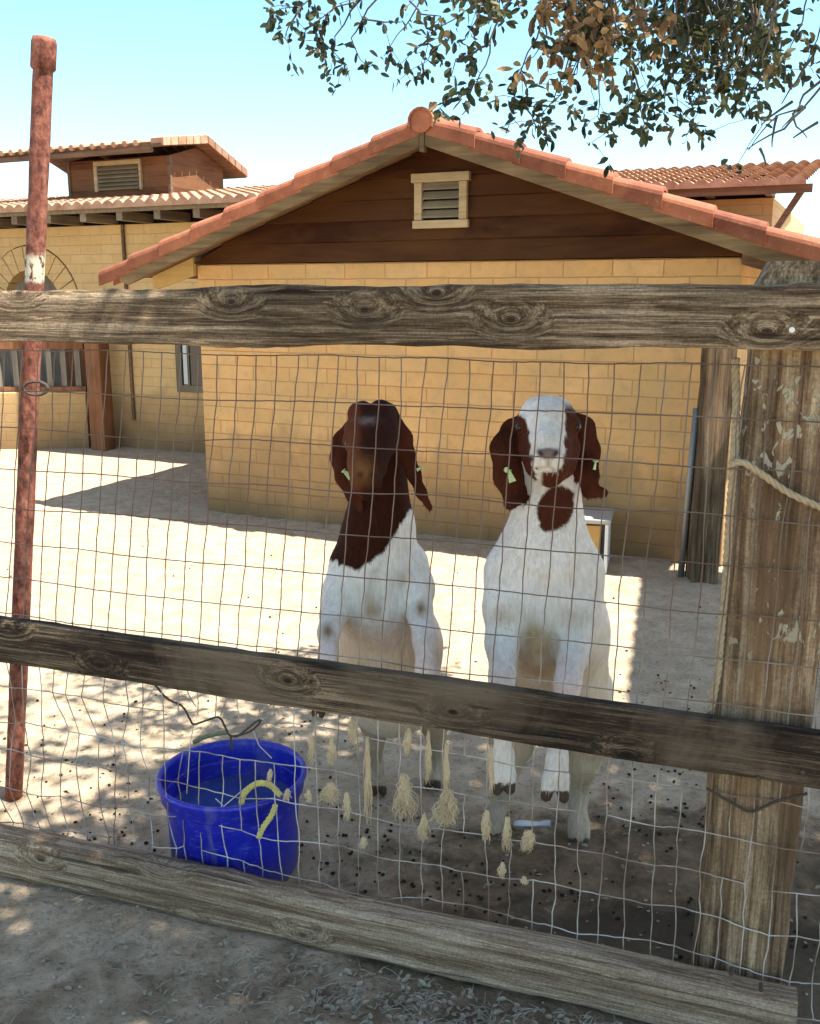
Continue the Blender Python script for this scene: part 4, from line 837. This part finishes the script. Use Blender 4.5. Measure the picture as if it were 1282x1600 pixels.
def goat(name, prims, colour, label, root_px, h=.0048):
    allp = np.array([q for pr in prims for q in (pr['a'], pr['b'])]); mr = max(pr['ra'] for pr in prims); lo = allp.min(0)-.10; hi = allp.max(0)+.10
    dims = np.ceil((hi-lo)/h).astype(int)+1; D = np.full(dims, .2, np.float32)
    for pr in prims:
        R_ = max(pr['ra'], pr['rb'])/float(np.min(pr['sq']))+pr['k']+3*h; l0 = np.minimum(pr['a'], pr['b'])-R_; h0 = np.maximum(pr['a'], pr['b'])+R_
        i0 = np.clip(((l0-lo)/h).astype(int), 0, dims-1); i1 = np.clip(((h0-lo)/h).astype(int)+1, 1, dims)
        g_ = np.stack(np.meshgrid(*[np.arange(i0[c_], i1[c_])*h+lo[c_] for c_ in range(3)], indexing='ij'), -1)
        d = prim_d(g_, pr); sl = tuple(slice(i0[c_], i1[c_]) for c_ in range(3)); cur = D[sl]; k_ = pr['k']
        if pr['sub']:
            hh = np.clip(.5-.5*(cur+d)/k_, 0, 1); D[sl] = cur*(1-hh)+(-d)*hh+k_*hh*(1-hh)
        else:
            hh = np.clip(.5+.5*(cur-d)/k_, 0, 1); D[sl] = cur*(1-hh)+d*hh-k_*hh*(1-hh)
    V_, F_ = surface_nets(D, lo, h)
    grp = {}
    for pr in prims:
        if pr['sub']: continue
        d = prim_d(V_, pr); grp[pr['g']] = np.minimum(grp.get(pr['g'], 9), d)
    col = colour(V_, grp)
    root = G(*root_px); root[2] = 0
    t = empty(name, root, 0, label, 'goat')
    m = MB(); m.v = (V_-root).tolist(); m.f = [tuple(q) for q in F_.tolist()]
    c4 = np.concatenate([col, np.ones((len(col), 1))], 1); o = m.build('body', M['coat'], t, smooth=True, col=c4)
    sm = o.modifiers.new('smooth', 'SMOOTH'); sm.factor = .5; sm.iterations = 3
    # short fur: thin blades lying down the coat
    tri = V_[F_]; cen = tri.mean(1); nrm = np.cross(tri[:, 2]-tri[:, 0], tri[:, 3]-tri[:, 1]); nrm /= np.linalg.norm(nrm, axis=1)[:, None]+1e-9
    n_ = 42000; pick = rng.integers(0, len(F_), n_); w_ = rng.dirichlet((1, 1, 1, 1), n_); p = (tri[pick]*w_[..., None]).sum(1)-nrm[pick]*.001; nn = nrm[pick]
    dn = np.array([0, 0, -1.])-nn*(-nn[:, 2:3]); dn /= np.linalg.norm(dn, axis=1)[:, None]+1e-6
    L_ = rng.uniform(.006, .014, n_)[:, None]; dv = dn*.86+nn*rng.uniform(.18, .5, n_)[:, None]+rng.normal(0, .15, (n_, 3)); sd_ = np.cross(nn, dn); sd_ *= .0007
    v3 = np.stack([p-sd_, p+sd_, p+dv*L_], 1).reshape(-1, 3)-root; cc = col[F_[pick][:, 0]]*rng.uniform(.85, 1.08, (n_, 1)); cc = np.repeat(np.concatenate([cc, np.ones((n_, 1))], 1), 3, 0)
    m = MB(); m.v = v3.tolist(); m.f = [(3*i, 3*i+1, 3*i+2) for i in range(n_)]; m.build('fur', M['coat'], t, col=cc)
    return t, root
def uv(V_):
    d = V_-C0; z = d@FW; return 641+FX*(d@RT)/z, 800-FX*(d@UP)/z
WHITE = np.array([.80, .71, .62]); BEIGE = np.array([.62, .48, .33]); BROWN = np.array([.078, .021, .010]); DBROWN = np.array([.036, .012, .008]); HOOF = np.array([.10, .065, .04]); STAIN = np.array([.42, .25, .085]); PINK = np.array([.30, .19, .14])
def nz(V_, s_, o_=0):
    return np.array([mn.noise(Vector((a*s_+o_, b_*s_, c_*s_))) for a, b_, c_ in V_])
def ss(x, a, b_): t = np.clip((x-a)/(b_-a), 0, 1); return t*t*(3-2*t)
def mixc(c, t, col): return c*(1-t[:, None])+col*t[:, None]
# right goat: white blaze, brown cheeks and ears, brown patch under the throat
Rp = []
Rp += chain([(868, 1075, 2.74, 84), (858, 985, 2.66, 88)], 'body', .05)
Rp += chain([(858, 985, 2.66, 88), (850, 900, 2.60, 84)], 'body', .05)
Rp += chain([(850, 940, 2.55, 70), (852, 860, 2.56, 62)], 'body', .06)
Rp += chain([(852, 870, 2.57, 66), (856, 800, 2.58, 47), (862, 735, 2.60, 41), (860, 690, 2.60, 38)], 'neck', .05)
Rp += chain([(795, 895, 2.54, 38), (790, 950, 2.49, 34)], 'body', .04)
Rp += chain([(905, 895, 2.54, 38), (903, 960, 2.49, 37)], 'body', .04)
Rp += chain([(843, 1010, 2.50, 36)], 'body', .05)
Rp += chain([(790, 950, 2.49, 33), (786, 1005, 2.44, 26), (785, 1060, 2.38, 19), (784, 1105, 2.335, 18), (785, 1135, 2.32, 14), (787, 1180, 2.30, 13)], 'leg', .022)
Rp += chain([(787, 1180, 2.30, 16), (787, 1208, 2.29, 19)], 'leg', .02)
Rp += chain([(779, 1212, 2.288, 11), (777, 1234, 2.28, 9)], 'hoof', .006)+chain([(796, 1212, 2.288, 11), (797, 1233, 2.28, 9)], 'hoof', .006)
Rp += chain([(900, 960, 2.49, 36), (895, 1015, 2.44, 27), (887, 1070, 2.38, 19), (881, 1112, 2.345, 18), (876, 1142, 2.33, 14), (871, 1185, 2.31, 14)], 'leg', .022)
Rp += chain([(871, 1185, 2.31, 16), (869, 1215, 2.29, 21)], 'leg', .02)
Rp += chain([(858, 1222, 2.288, 12), (854, 1244, 2.28, 9)], 'hoof', .006)+chain([(878, 1222, 2.288, 12), (881, 1246, 2.28, 9)], 'hoof', .006)
Rp += chain([(905, 1085, 2.80, 56), (922, 1150, 2.74, 34), (914, 1195, 2.73, 20), (903, 1245, 2.77, 13), (905, 1290, 2.72, 13), (905, 1303, 2.71, 16)], 'leg', .035)
Rp += chain([(899, 1308, 2.70, 9), (897, 1320, 2.69, 8)], 'hoof', .005)+chain([(912, 1308, 2.70, 9), (914, 1320, 2.69, 8)], 'hoof', .005)
Rp += chain([(820, 1090, 2.80, 56), (800, 1160, 2.76, 32), (790, 1205, 2.76, 18), (783, 1250, 2.80, 12), (773, 1285, 2.76, 12), (770, 1295, 2.75, 14)], 'leg', .035)
Rp += chain([(764, 1300, 2.74, 8), (761, 1312, 2.73, 7)], 'hoof', .005)+chain([(777, 1300, 2.74, 8), (778, 1312, 2.73, 7)], 'hoof', .005)
Rp += chain([(822, 1000, 2.43, 5), (816, 1050, 2.44, 8)], 'x', .02, sub=True)+chain([(866, 1000, 2.43, 5), (862, 1055, 2.44, 8)], 'x', .02, sub=True)
# head
Rp += chain([(856, 668, 2.53, 44)], 'head', .03, (1, .9, 1))
Rp += chain([(840, 645, 2.54, 25), (870, 645, 2.54, 25)], 'head', .022)
Rp += chain([(856, 675, 2.50, 39), (857, 702, 2.44, 33), (857, 722, 2.395, 28)], 'head', .02)
Rp += chain([(845, 720, 2.378, 16.5), (869, 720, 2.378, 16.5)], 'head', .012)
Rp += chain([(850, 733, 2.41, 22), (866, 733, 2.41, 22)], 'head', .014)+chain([(860, 740, 2.44, 22)], 'head', .014)
Rp += chain([(828, 700, 2.50, 18), (838, 728, 2.46, 18)], 'head', .02)+chain([(888, 700, 2.50, 20), (880, 728, 2.46, 20)], 'head', .02)
Rp += chain([(819, 664, 2.50, 15)], 'head', .012)+chain([(894, 664, 2.50, 15)], 'head', .012)
Rp += chain([(822, 656, 2.55, 13), (801, 672, 2.55, 17), (791, 700, 2.535, 24), (795, 745, 2.525, 23), (805, 772, 2.52, 18), (797, 787, 2.515, 11)], 'ear', .008, (1, 2.6, 1))
Rp += chain([(890, 652, 2.55, 14), (910, 670, 2.555, 20), (916, 705, 2.54, 22), (920, 745, 2.53, 16), (922, 766, 2.52, 12), (943, 770, 2.51, 9)], 'ear', .008, (1, 2.6, 1))
Rp += chain([(852, 915, 2.43, 7), (846, 985, 2.41, 9)], 'x', .035, sub=True)
# carved nostrils, mouth line, eye hollows, cleft pasterns
Rp += chain([(841, 705, 2.348, 4), (849, 712, 2.345, 3.4)], 'x', .004, sub=True)+chain([(873, 705, 2.348, 4), (865, 712, 2.345, 3.4)], 'x', .004, sub=True)
Rp += chain([(829, 727, 2.40, 3), (842, 732, 2.365, 3), (857, 733, 2.352, 3), (872, 732, 2.365, 3), (886, 726, 2.40, 3)], 'x', .004, sub=True)
Rp += chain([(857, 713, 2.34, 1.8), (857, 730, 2.345, 1.8)], 'x', .004, sub=True)
Rp += chain([(787, 1208, 2.262, 3), (787, 1240, 2.262, 4)], 'x', .006, sub=True)+chain([(868, 1215, 2.262, 3), (868, 1252, 2.262, 4)], 'x', .006, sub=True)
def col_r(V_, g_):
    U, W2 = uv(V_); n1 = nz(V_, 18); n2 = nz(V_, 60, 9); c = np.tile(WHITE, (len(V_), 1))
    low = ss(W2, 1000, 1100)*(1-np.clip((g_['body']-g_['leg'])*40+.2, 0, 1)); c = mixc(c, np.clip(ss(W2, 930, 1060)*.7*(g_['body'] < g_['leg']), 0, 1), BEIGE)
    c = mixc(c, np.clip(.9*np.exp(-((U-842)/26)**2-((W2-1008+n1*22)/30)**2)+.25*n1, 0, .8)*(np.abs(W2-1005) < 60), STAIN)
    for (cx, cy) in ((787, 965), (897, 965)): c = mixc(c, .4*np.exp(-((U-cx)/18)**2-((W2-cy)/14)**2), STAIN)
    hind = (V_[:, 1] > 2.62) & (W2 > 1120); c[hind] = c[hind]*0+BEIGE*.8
    c = mixc(c, .5*ss(W2, 1150, 1205)*0, BEIGE)
    e = ((U-868)/30)**2+((W2-795-.35*(868-U))/37)**2+n1*.35+n2*.15; patch = (1-ss(e, .85, 1.05))*(g_['neck'] < g_['head'])*(W2 > 750); c = mixc(c, patch, BROWN)
    hd = (g_['head'] < g_['neck']+.004)
    fl = np.interp(W2, [640, 655, 690, 730, 752], [800, 824, 830, 834, 842])+n2*5; fr = np.interp(W2, [618, 640, 680, 700, 725, 745], [874, 882, 883, 882, 880, 866])+n2*5
    br_ = np.clip((fl-U)/2.5, 0, 1)+np.clip((U-fr)/2.5, 0, 1); br_ = np.clip(br_, 0, 1)*hd*ss(W2, 622, 642); c = mixc(c, br_, BROWN)
    ch = hd*ss(W2, 735, 740)*ss(U, 843, 850); c = mixc(c, ch, BROWN*1.4)
    nose = hd*(1-ss(((U-857)/19)**2+((W2-708)/9)**2, .55, 1.15))*(V_[:, 1] < 2.44); c = mixc(c, nose*.9, PINK*.7); c = mixc(c, hd*np.exp(-((np.abs(U-857)-13+(W2-706)*.5)/4)**2-((W2-708)/6)**2)*.95, DBROWN); c = mixc(c, hd*np.exp(-((U-857)/4)**2-((W2-722)/9)**2)*.7, PINK)
    back = (V_[:, 1] > 2.60)*(W2 < 700); c[back > 0] = WHITE
    ear = (g_['ear'] < .006) & (g_['ear'] < g_['head']-.001) & (g_['ear'] < g_['neck']+.004) & (W2 < 805); c[ear] = BROWN*(.8+.5*n1[ear][:, None])
    hf = ss(W2, 0, 1)*0+(g_['hoof'] < g_['leg']-.002); tip = np.zeros(len(V_))
    for (a, b_) in ((1222, 2.40), (1234, 2.40)): pass
    tip = (g_['hoof'] < .004)*(((V_[:, 1] < 2.4) & (W2 > np.where(U < 830, 1224, 1236))) | ((V_[:, 1] > 2.6) & (W2 > np.where(U < 830, 1302, 1310)))); c[tip > 0] = HOOF
    return np.clip(c*(1+.05*n2[:, None]), 0, 1)
gr, rr0 = goat('goat', Rp, col_r, 'goat with white blazed face, brown ears and brown throat patch, standing upright at the fence', (840, 1290))
# left goat: dark brown head and neck
Lp = []
Lp += chain([(612, 1075, 2.95, 76), (610, 1010, 2.92, 77)], 'body', .05)
Lp += chain([(610, 1010, 2.90, 77), (592, 930, 2.84, 72)], 'body', .05)
Lp += chain([(590, 930, 2.80, 66), (588, 880, 2.79, 60)], 'body', .05)
Lp += chain([(586, 875, 2.79, 62), (593, 820, 2.79, 50), (594, 760, 2.79, 37), (593, 700, 2.77, 37)], 'neck', .05)
Lp += chain([(543, 885, 2.77, 28), (532, 925, 2.73, 27), (522, 960, 2.69, 20), (514, 988, 2.64, 16), (512, 1030, 2.58, 13), (504, 1080, 2.51, 12)], 'leg', .022)
Lp += chain([(504, 1080, 2.51, 12), (500, 1095, 2.49, 13)], 'leg', .02)
Lp += chain([(494, 1100, 2.485, 7), (491, 1116, 2.475, 5)], 'hoof', .005)+chain([(505, 1100, 2.485, 7), (503, 1118, 2.475, 5)], 'hoof', .005)
Lp += chain([(640, 880, 2.78, 30), (651, 920, 2.73, 27), (656, 958, 2.68, 19), (664, 1000, 2.61, 17), (667, 1050, 2.55, 16), (670, 1090, 2.50, 14)], 'leg', .022)
Lp += chain([(664, 1098, 2.485, 8), (663, 1118, 2.475, 7)], 'hoof', .005)+chain([(677, 1098, 2.485, 8), (679, 1118, 2.475, 7)], 'hoof', .005)
Lp += chain([(585, 1085, 3.0, 48), (588, 1130, 2.97, 24), (585, 1160, 2.98, 14), (588, 1195, 3.02, 10), (592, 1222, 2.98, 11)], 'leg', .022)
Lp += chain([(586, 1228, 2.97, 7), (585, 1238, 2.96, 6)], 'hoof', .005)+chain([(597, 1228, 2.97, 7), (599, 1238, 2.96, 6)], 'hoof', .005)
Lp += chain([(650, 1085, 3.0, 44), (678, 1125, 3.0, 24), (682, 1155, 3.02, 14), (680, 1190, 3.06, 10), (676, 1215, 3.02, 11)], 'leg', .022)
Lp += chain([(670, 1219, 3.01, 7), (669, 1229, 3.0, 6)], 'hoof', .005)+chain([(682, 1219, 3.01, 7), (684, 1229, 3.0, 6)], 'hoof', .005)
Lp += chain([(590, 900, 2.67, 6), (584, 960, 2.68, 8)], 'x', .03, sub=True)
Lp += chain([(582, 675, 2.70, 43)], 'head', .03)
Lp += chain([(561, 646, 2.69, 18), (567, 643, 2.72, 17)], 'head', .008)+chain([(595, 643, 2.70, 19), (604, 646, 2.72, 18)], 'head', .008)
Lp += chain([(582, 640, 2.66, 6), (580, 660, 2.64, 5)], 'x', .012, sub=True)
Lp += chain([(580, 690, 2.665, 39), (574, 725, 2.60, 29), (571, 752, 2.55, 24)], 'head', .02)
Lp += chain([(564, 755, 2.54, 13), (583, 755, 2.54, 13)], 'head', .012)
Lp += chain([(574, 764, 2.58, 20), (575, 770, 2.57, 13)], 'head', .014)
Lp += chain([(548, 690, 2.665, 13)], 'head', .014)+chain([(612, 692, 2.68, 13)], 'head', .014)
Lp += chain([(548, 672, 2.72, 14), (537, 690, 2.725, 16), (534, 715, 2.72, 17), (541, 745, 2.71, 16), (553, 772, 2.70, 12), (563, 796, 2.69, 6)], 'ear', .010, (1, 2.4, 1))
Lp += chain([(615, 660, 2.72, 15), (628, 685, 2.73, 16), (636, 711, 2.73, 12.5), (647, 741, 2.72, 10.5), (658, 769, 2.715, 8), (672, 794, 2.71, 5.5)], 'ear', .010, (1, 2.4, 1))
Lp += chain([(559, 739, 2.508, 4), (566, 746, 2.508, 3.4)], 'x', .004, sub=True)+chain([(587, 739, 2.508, 4), (580, 746, 2.508, 3.4)], 'x', .004, sub=True)
Lp += chain([(553, 762, 2.54, 2), (566, 766, 2.525, 2), (582, 766, 2.525, 2), (595, 761, 2.54, 2)], 'x', .005, sub=True)
def col_l(V_, g_):
    U, W2 = uv(V_); n1 = nz(V_, 18, 5); n2 = nz(V_, 60, 2); c = np.tile(WHITE, (len(V_), 1))
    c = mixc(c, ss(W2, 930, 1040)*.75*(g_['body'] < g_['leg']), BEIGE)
    c = mixc(c, .75*np.exp(-((U-583)/14)**2-((W2-952+n1*10)/18)**2), STAIN)
    for (cx, cy) in ((512, 986), (658, 951)): c = mixc(c, .95*np.exp(-((U-cx)/9)**2-((W2-cy)/13)**2)*(V_[:, 1] < 2.75), STAIN*.6)
    c = mixc(c, .5*np.exp(-((U-632)/10)**2-((W2-905)/14)**2), STAIN)
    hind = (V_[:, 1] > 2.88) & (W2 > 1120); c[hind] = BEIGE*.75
    ln = np.interp(U, [500, 530, 556, 575, 600, 625, 645, 660, 700], [872, 882, 888, 880, 862, 822, 795, 772, 760])+n1*6+n2*5
    c = mixc(c, np.clip((ln-W2)/4+.5, 0, 1), BROWN*.5)
    hd = g_['head'] < g_['neck']; c = mixc(c, hd*.9*(1-ss(U, 556, 570)), BROWN*1.5); c = mixc(c, hd*.9*ss(U, 560, 574)*ss(-W2, -735, -700), DBROWN); c = mixc(c, hd*.8*ss(U, 590, 598), DBROWN)  # lit left and shaded right of the face painted into the coat
    c = mixc(c, hd*.85*np.exp(-((U-568)/17)**2-((W2-735)/20)**2), np.array([.24, .105, .035])); c = mixc(c, hd*.9*np.exp(-((np.abs(U-573)-10)/5)**2-((W2-742)/5)**2), DBROWN)
    c = mixc(c, hd*.45*np.exp(-((U-548)/14)**2-((W2-715)/34)**2), np.array([.20, .07, .025])); c = mixc(c, hd*.5*np.exp(-((U-572-n2*12)/14)**2-((W2-655-n1*8)/6)**2), np.array([.28, .2, .17]))  # light on the left cheek and forehead shine, painted into the coat
    ear = (g_['ear'] < .006) & (g_['ear'] < g_['head']-.001) & (g_['ear'] < g_['neck']+.004) & (W2 < 805); c[ear] = BROWN*(.85+.5*n1[ear][:, None])
    tip = (g_['hoof'] < .004)*(((V_[:, 1] < 2.55) & (W2 > 1100)) | ((V_[:, 1] > 2.8) & (W2 > np.where(U < 630, 1228, 1219)))); c[tip > 0] = HOOF
    return np.clip(c*(1+.05*n2[:, None]), 0, 1)
gl, rl0 = goat('goat', Lp, col_l, 'goat with solid dark brown head and neck, white body, standing upright near the tub', (620, 1240))
def ball(parent, root, c, r, mat_, name, sx=1, sz=1):
    m = MB(); m.lathe([(r*sin(t)*1.0+1e-5, -r*cos(t)) for t in np.linspace(0, pi, 9)], n=14); o = m.build(name, mat_, parent, smooth=True, loc=np.asarray(c)-root); o.scale = (sx, 1, sz)
for (u, v, Yy) in ((812, 668, 2.486), (902, 667, 2.486)): ball(gr, rr0, P(u, v, Yy), .0105, M['eye'], 'eye')
for (u, v, Yy) in ((545, 692, 2.645), (616, 694, 2.66)): ball(gl, rl0, P(u, v, Yy), .0105, M['eye'], 'eye')
def eartag(parent, root, u, v, Yy, ang, w_=.012, h_=.028, yaw=0, name='ear_tag'):
    m = MB(); m.prism([(-w_*.35, 0), (-w_*.8, -h_), (w_*.8, -h_), (w_*.35, 0)], -.0015, .0015); m.lathe([(.0001, 0), (.007, 0), (.007, .004), (.0001, .004)], c=(0, 0, 0), n=14)
    o = m.build(name, M['tag'], parent, loc=P(u, v, Yy)-root, bevel=.0006); o.rotation_euler = (0, ang, yaw)
def disc(parent, root, u, v, Yy, r=.007):
    m = MB(); c_ = [(r*cos(t), r*sin(t)) for t in np.linspace(0, 2*pi, 14, endpoint=False)]; m.prism(c_, -.003, .003); m.build('ear_tag_button', M['tag'], parent, loc=P(u, v, Yy)-root)
eartag(gr, rr0, 796, 737, 2.488, -.35); disc(gr, rr0, 792, 734, 2.487)
eartag(gr, rr0, 931, 722, 2.51, .25, .008, .02, .9); eartag(gl, rl0, 538, 736, 2.672, -.8, .012, .028); eartag(gl, rl0, 658, 731, 2.70, 1.2, .006, .014, .5)
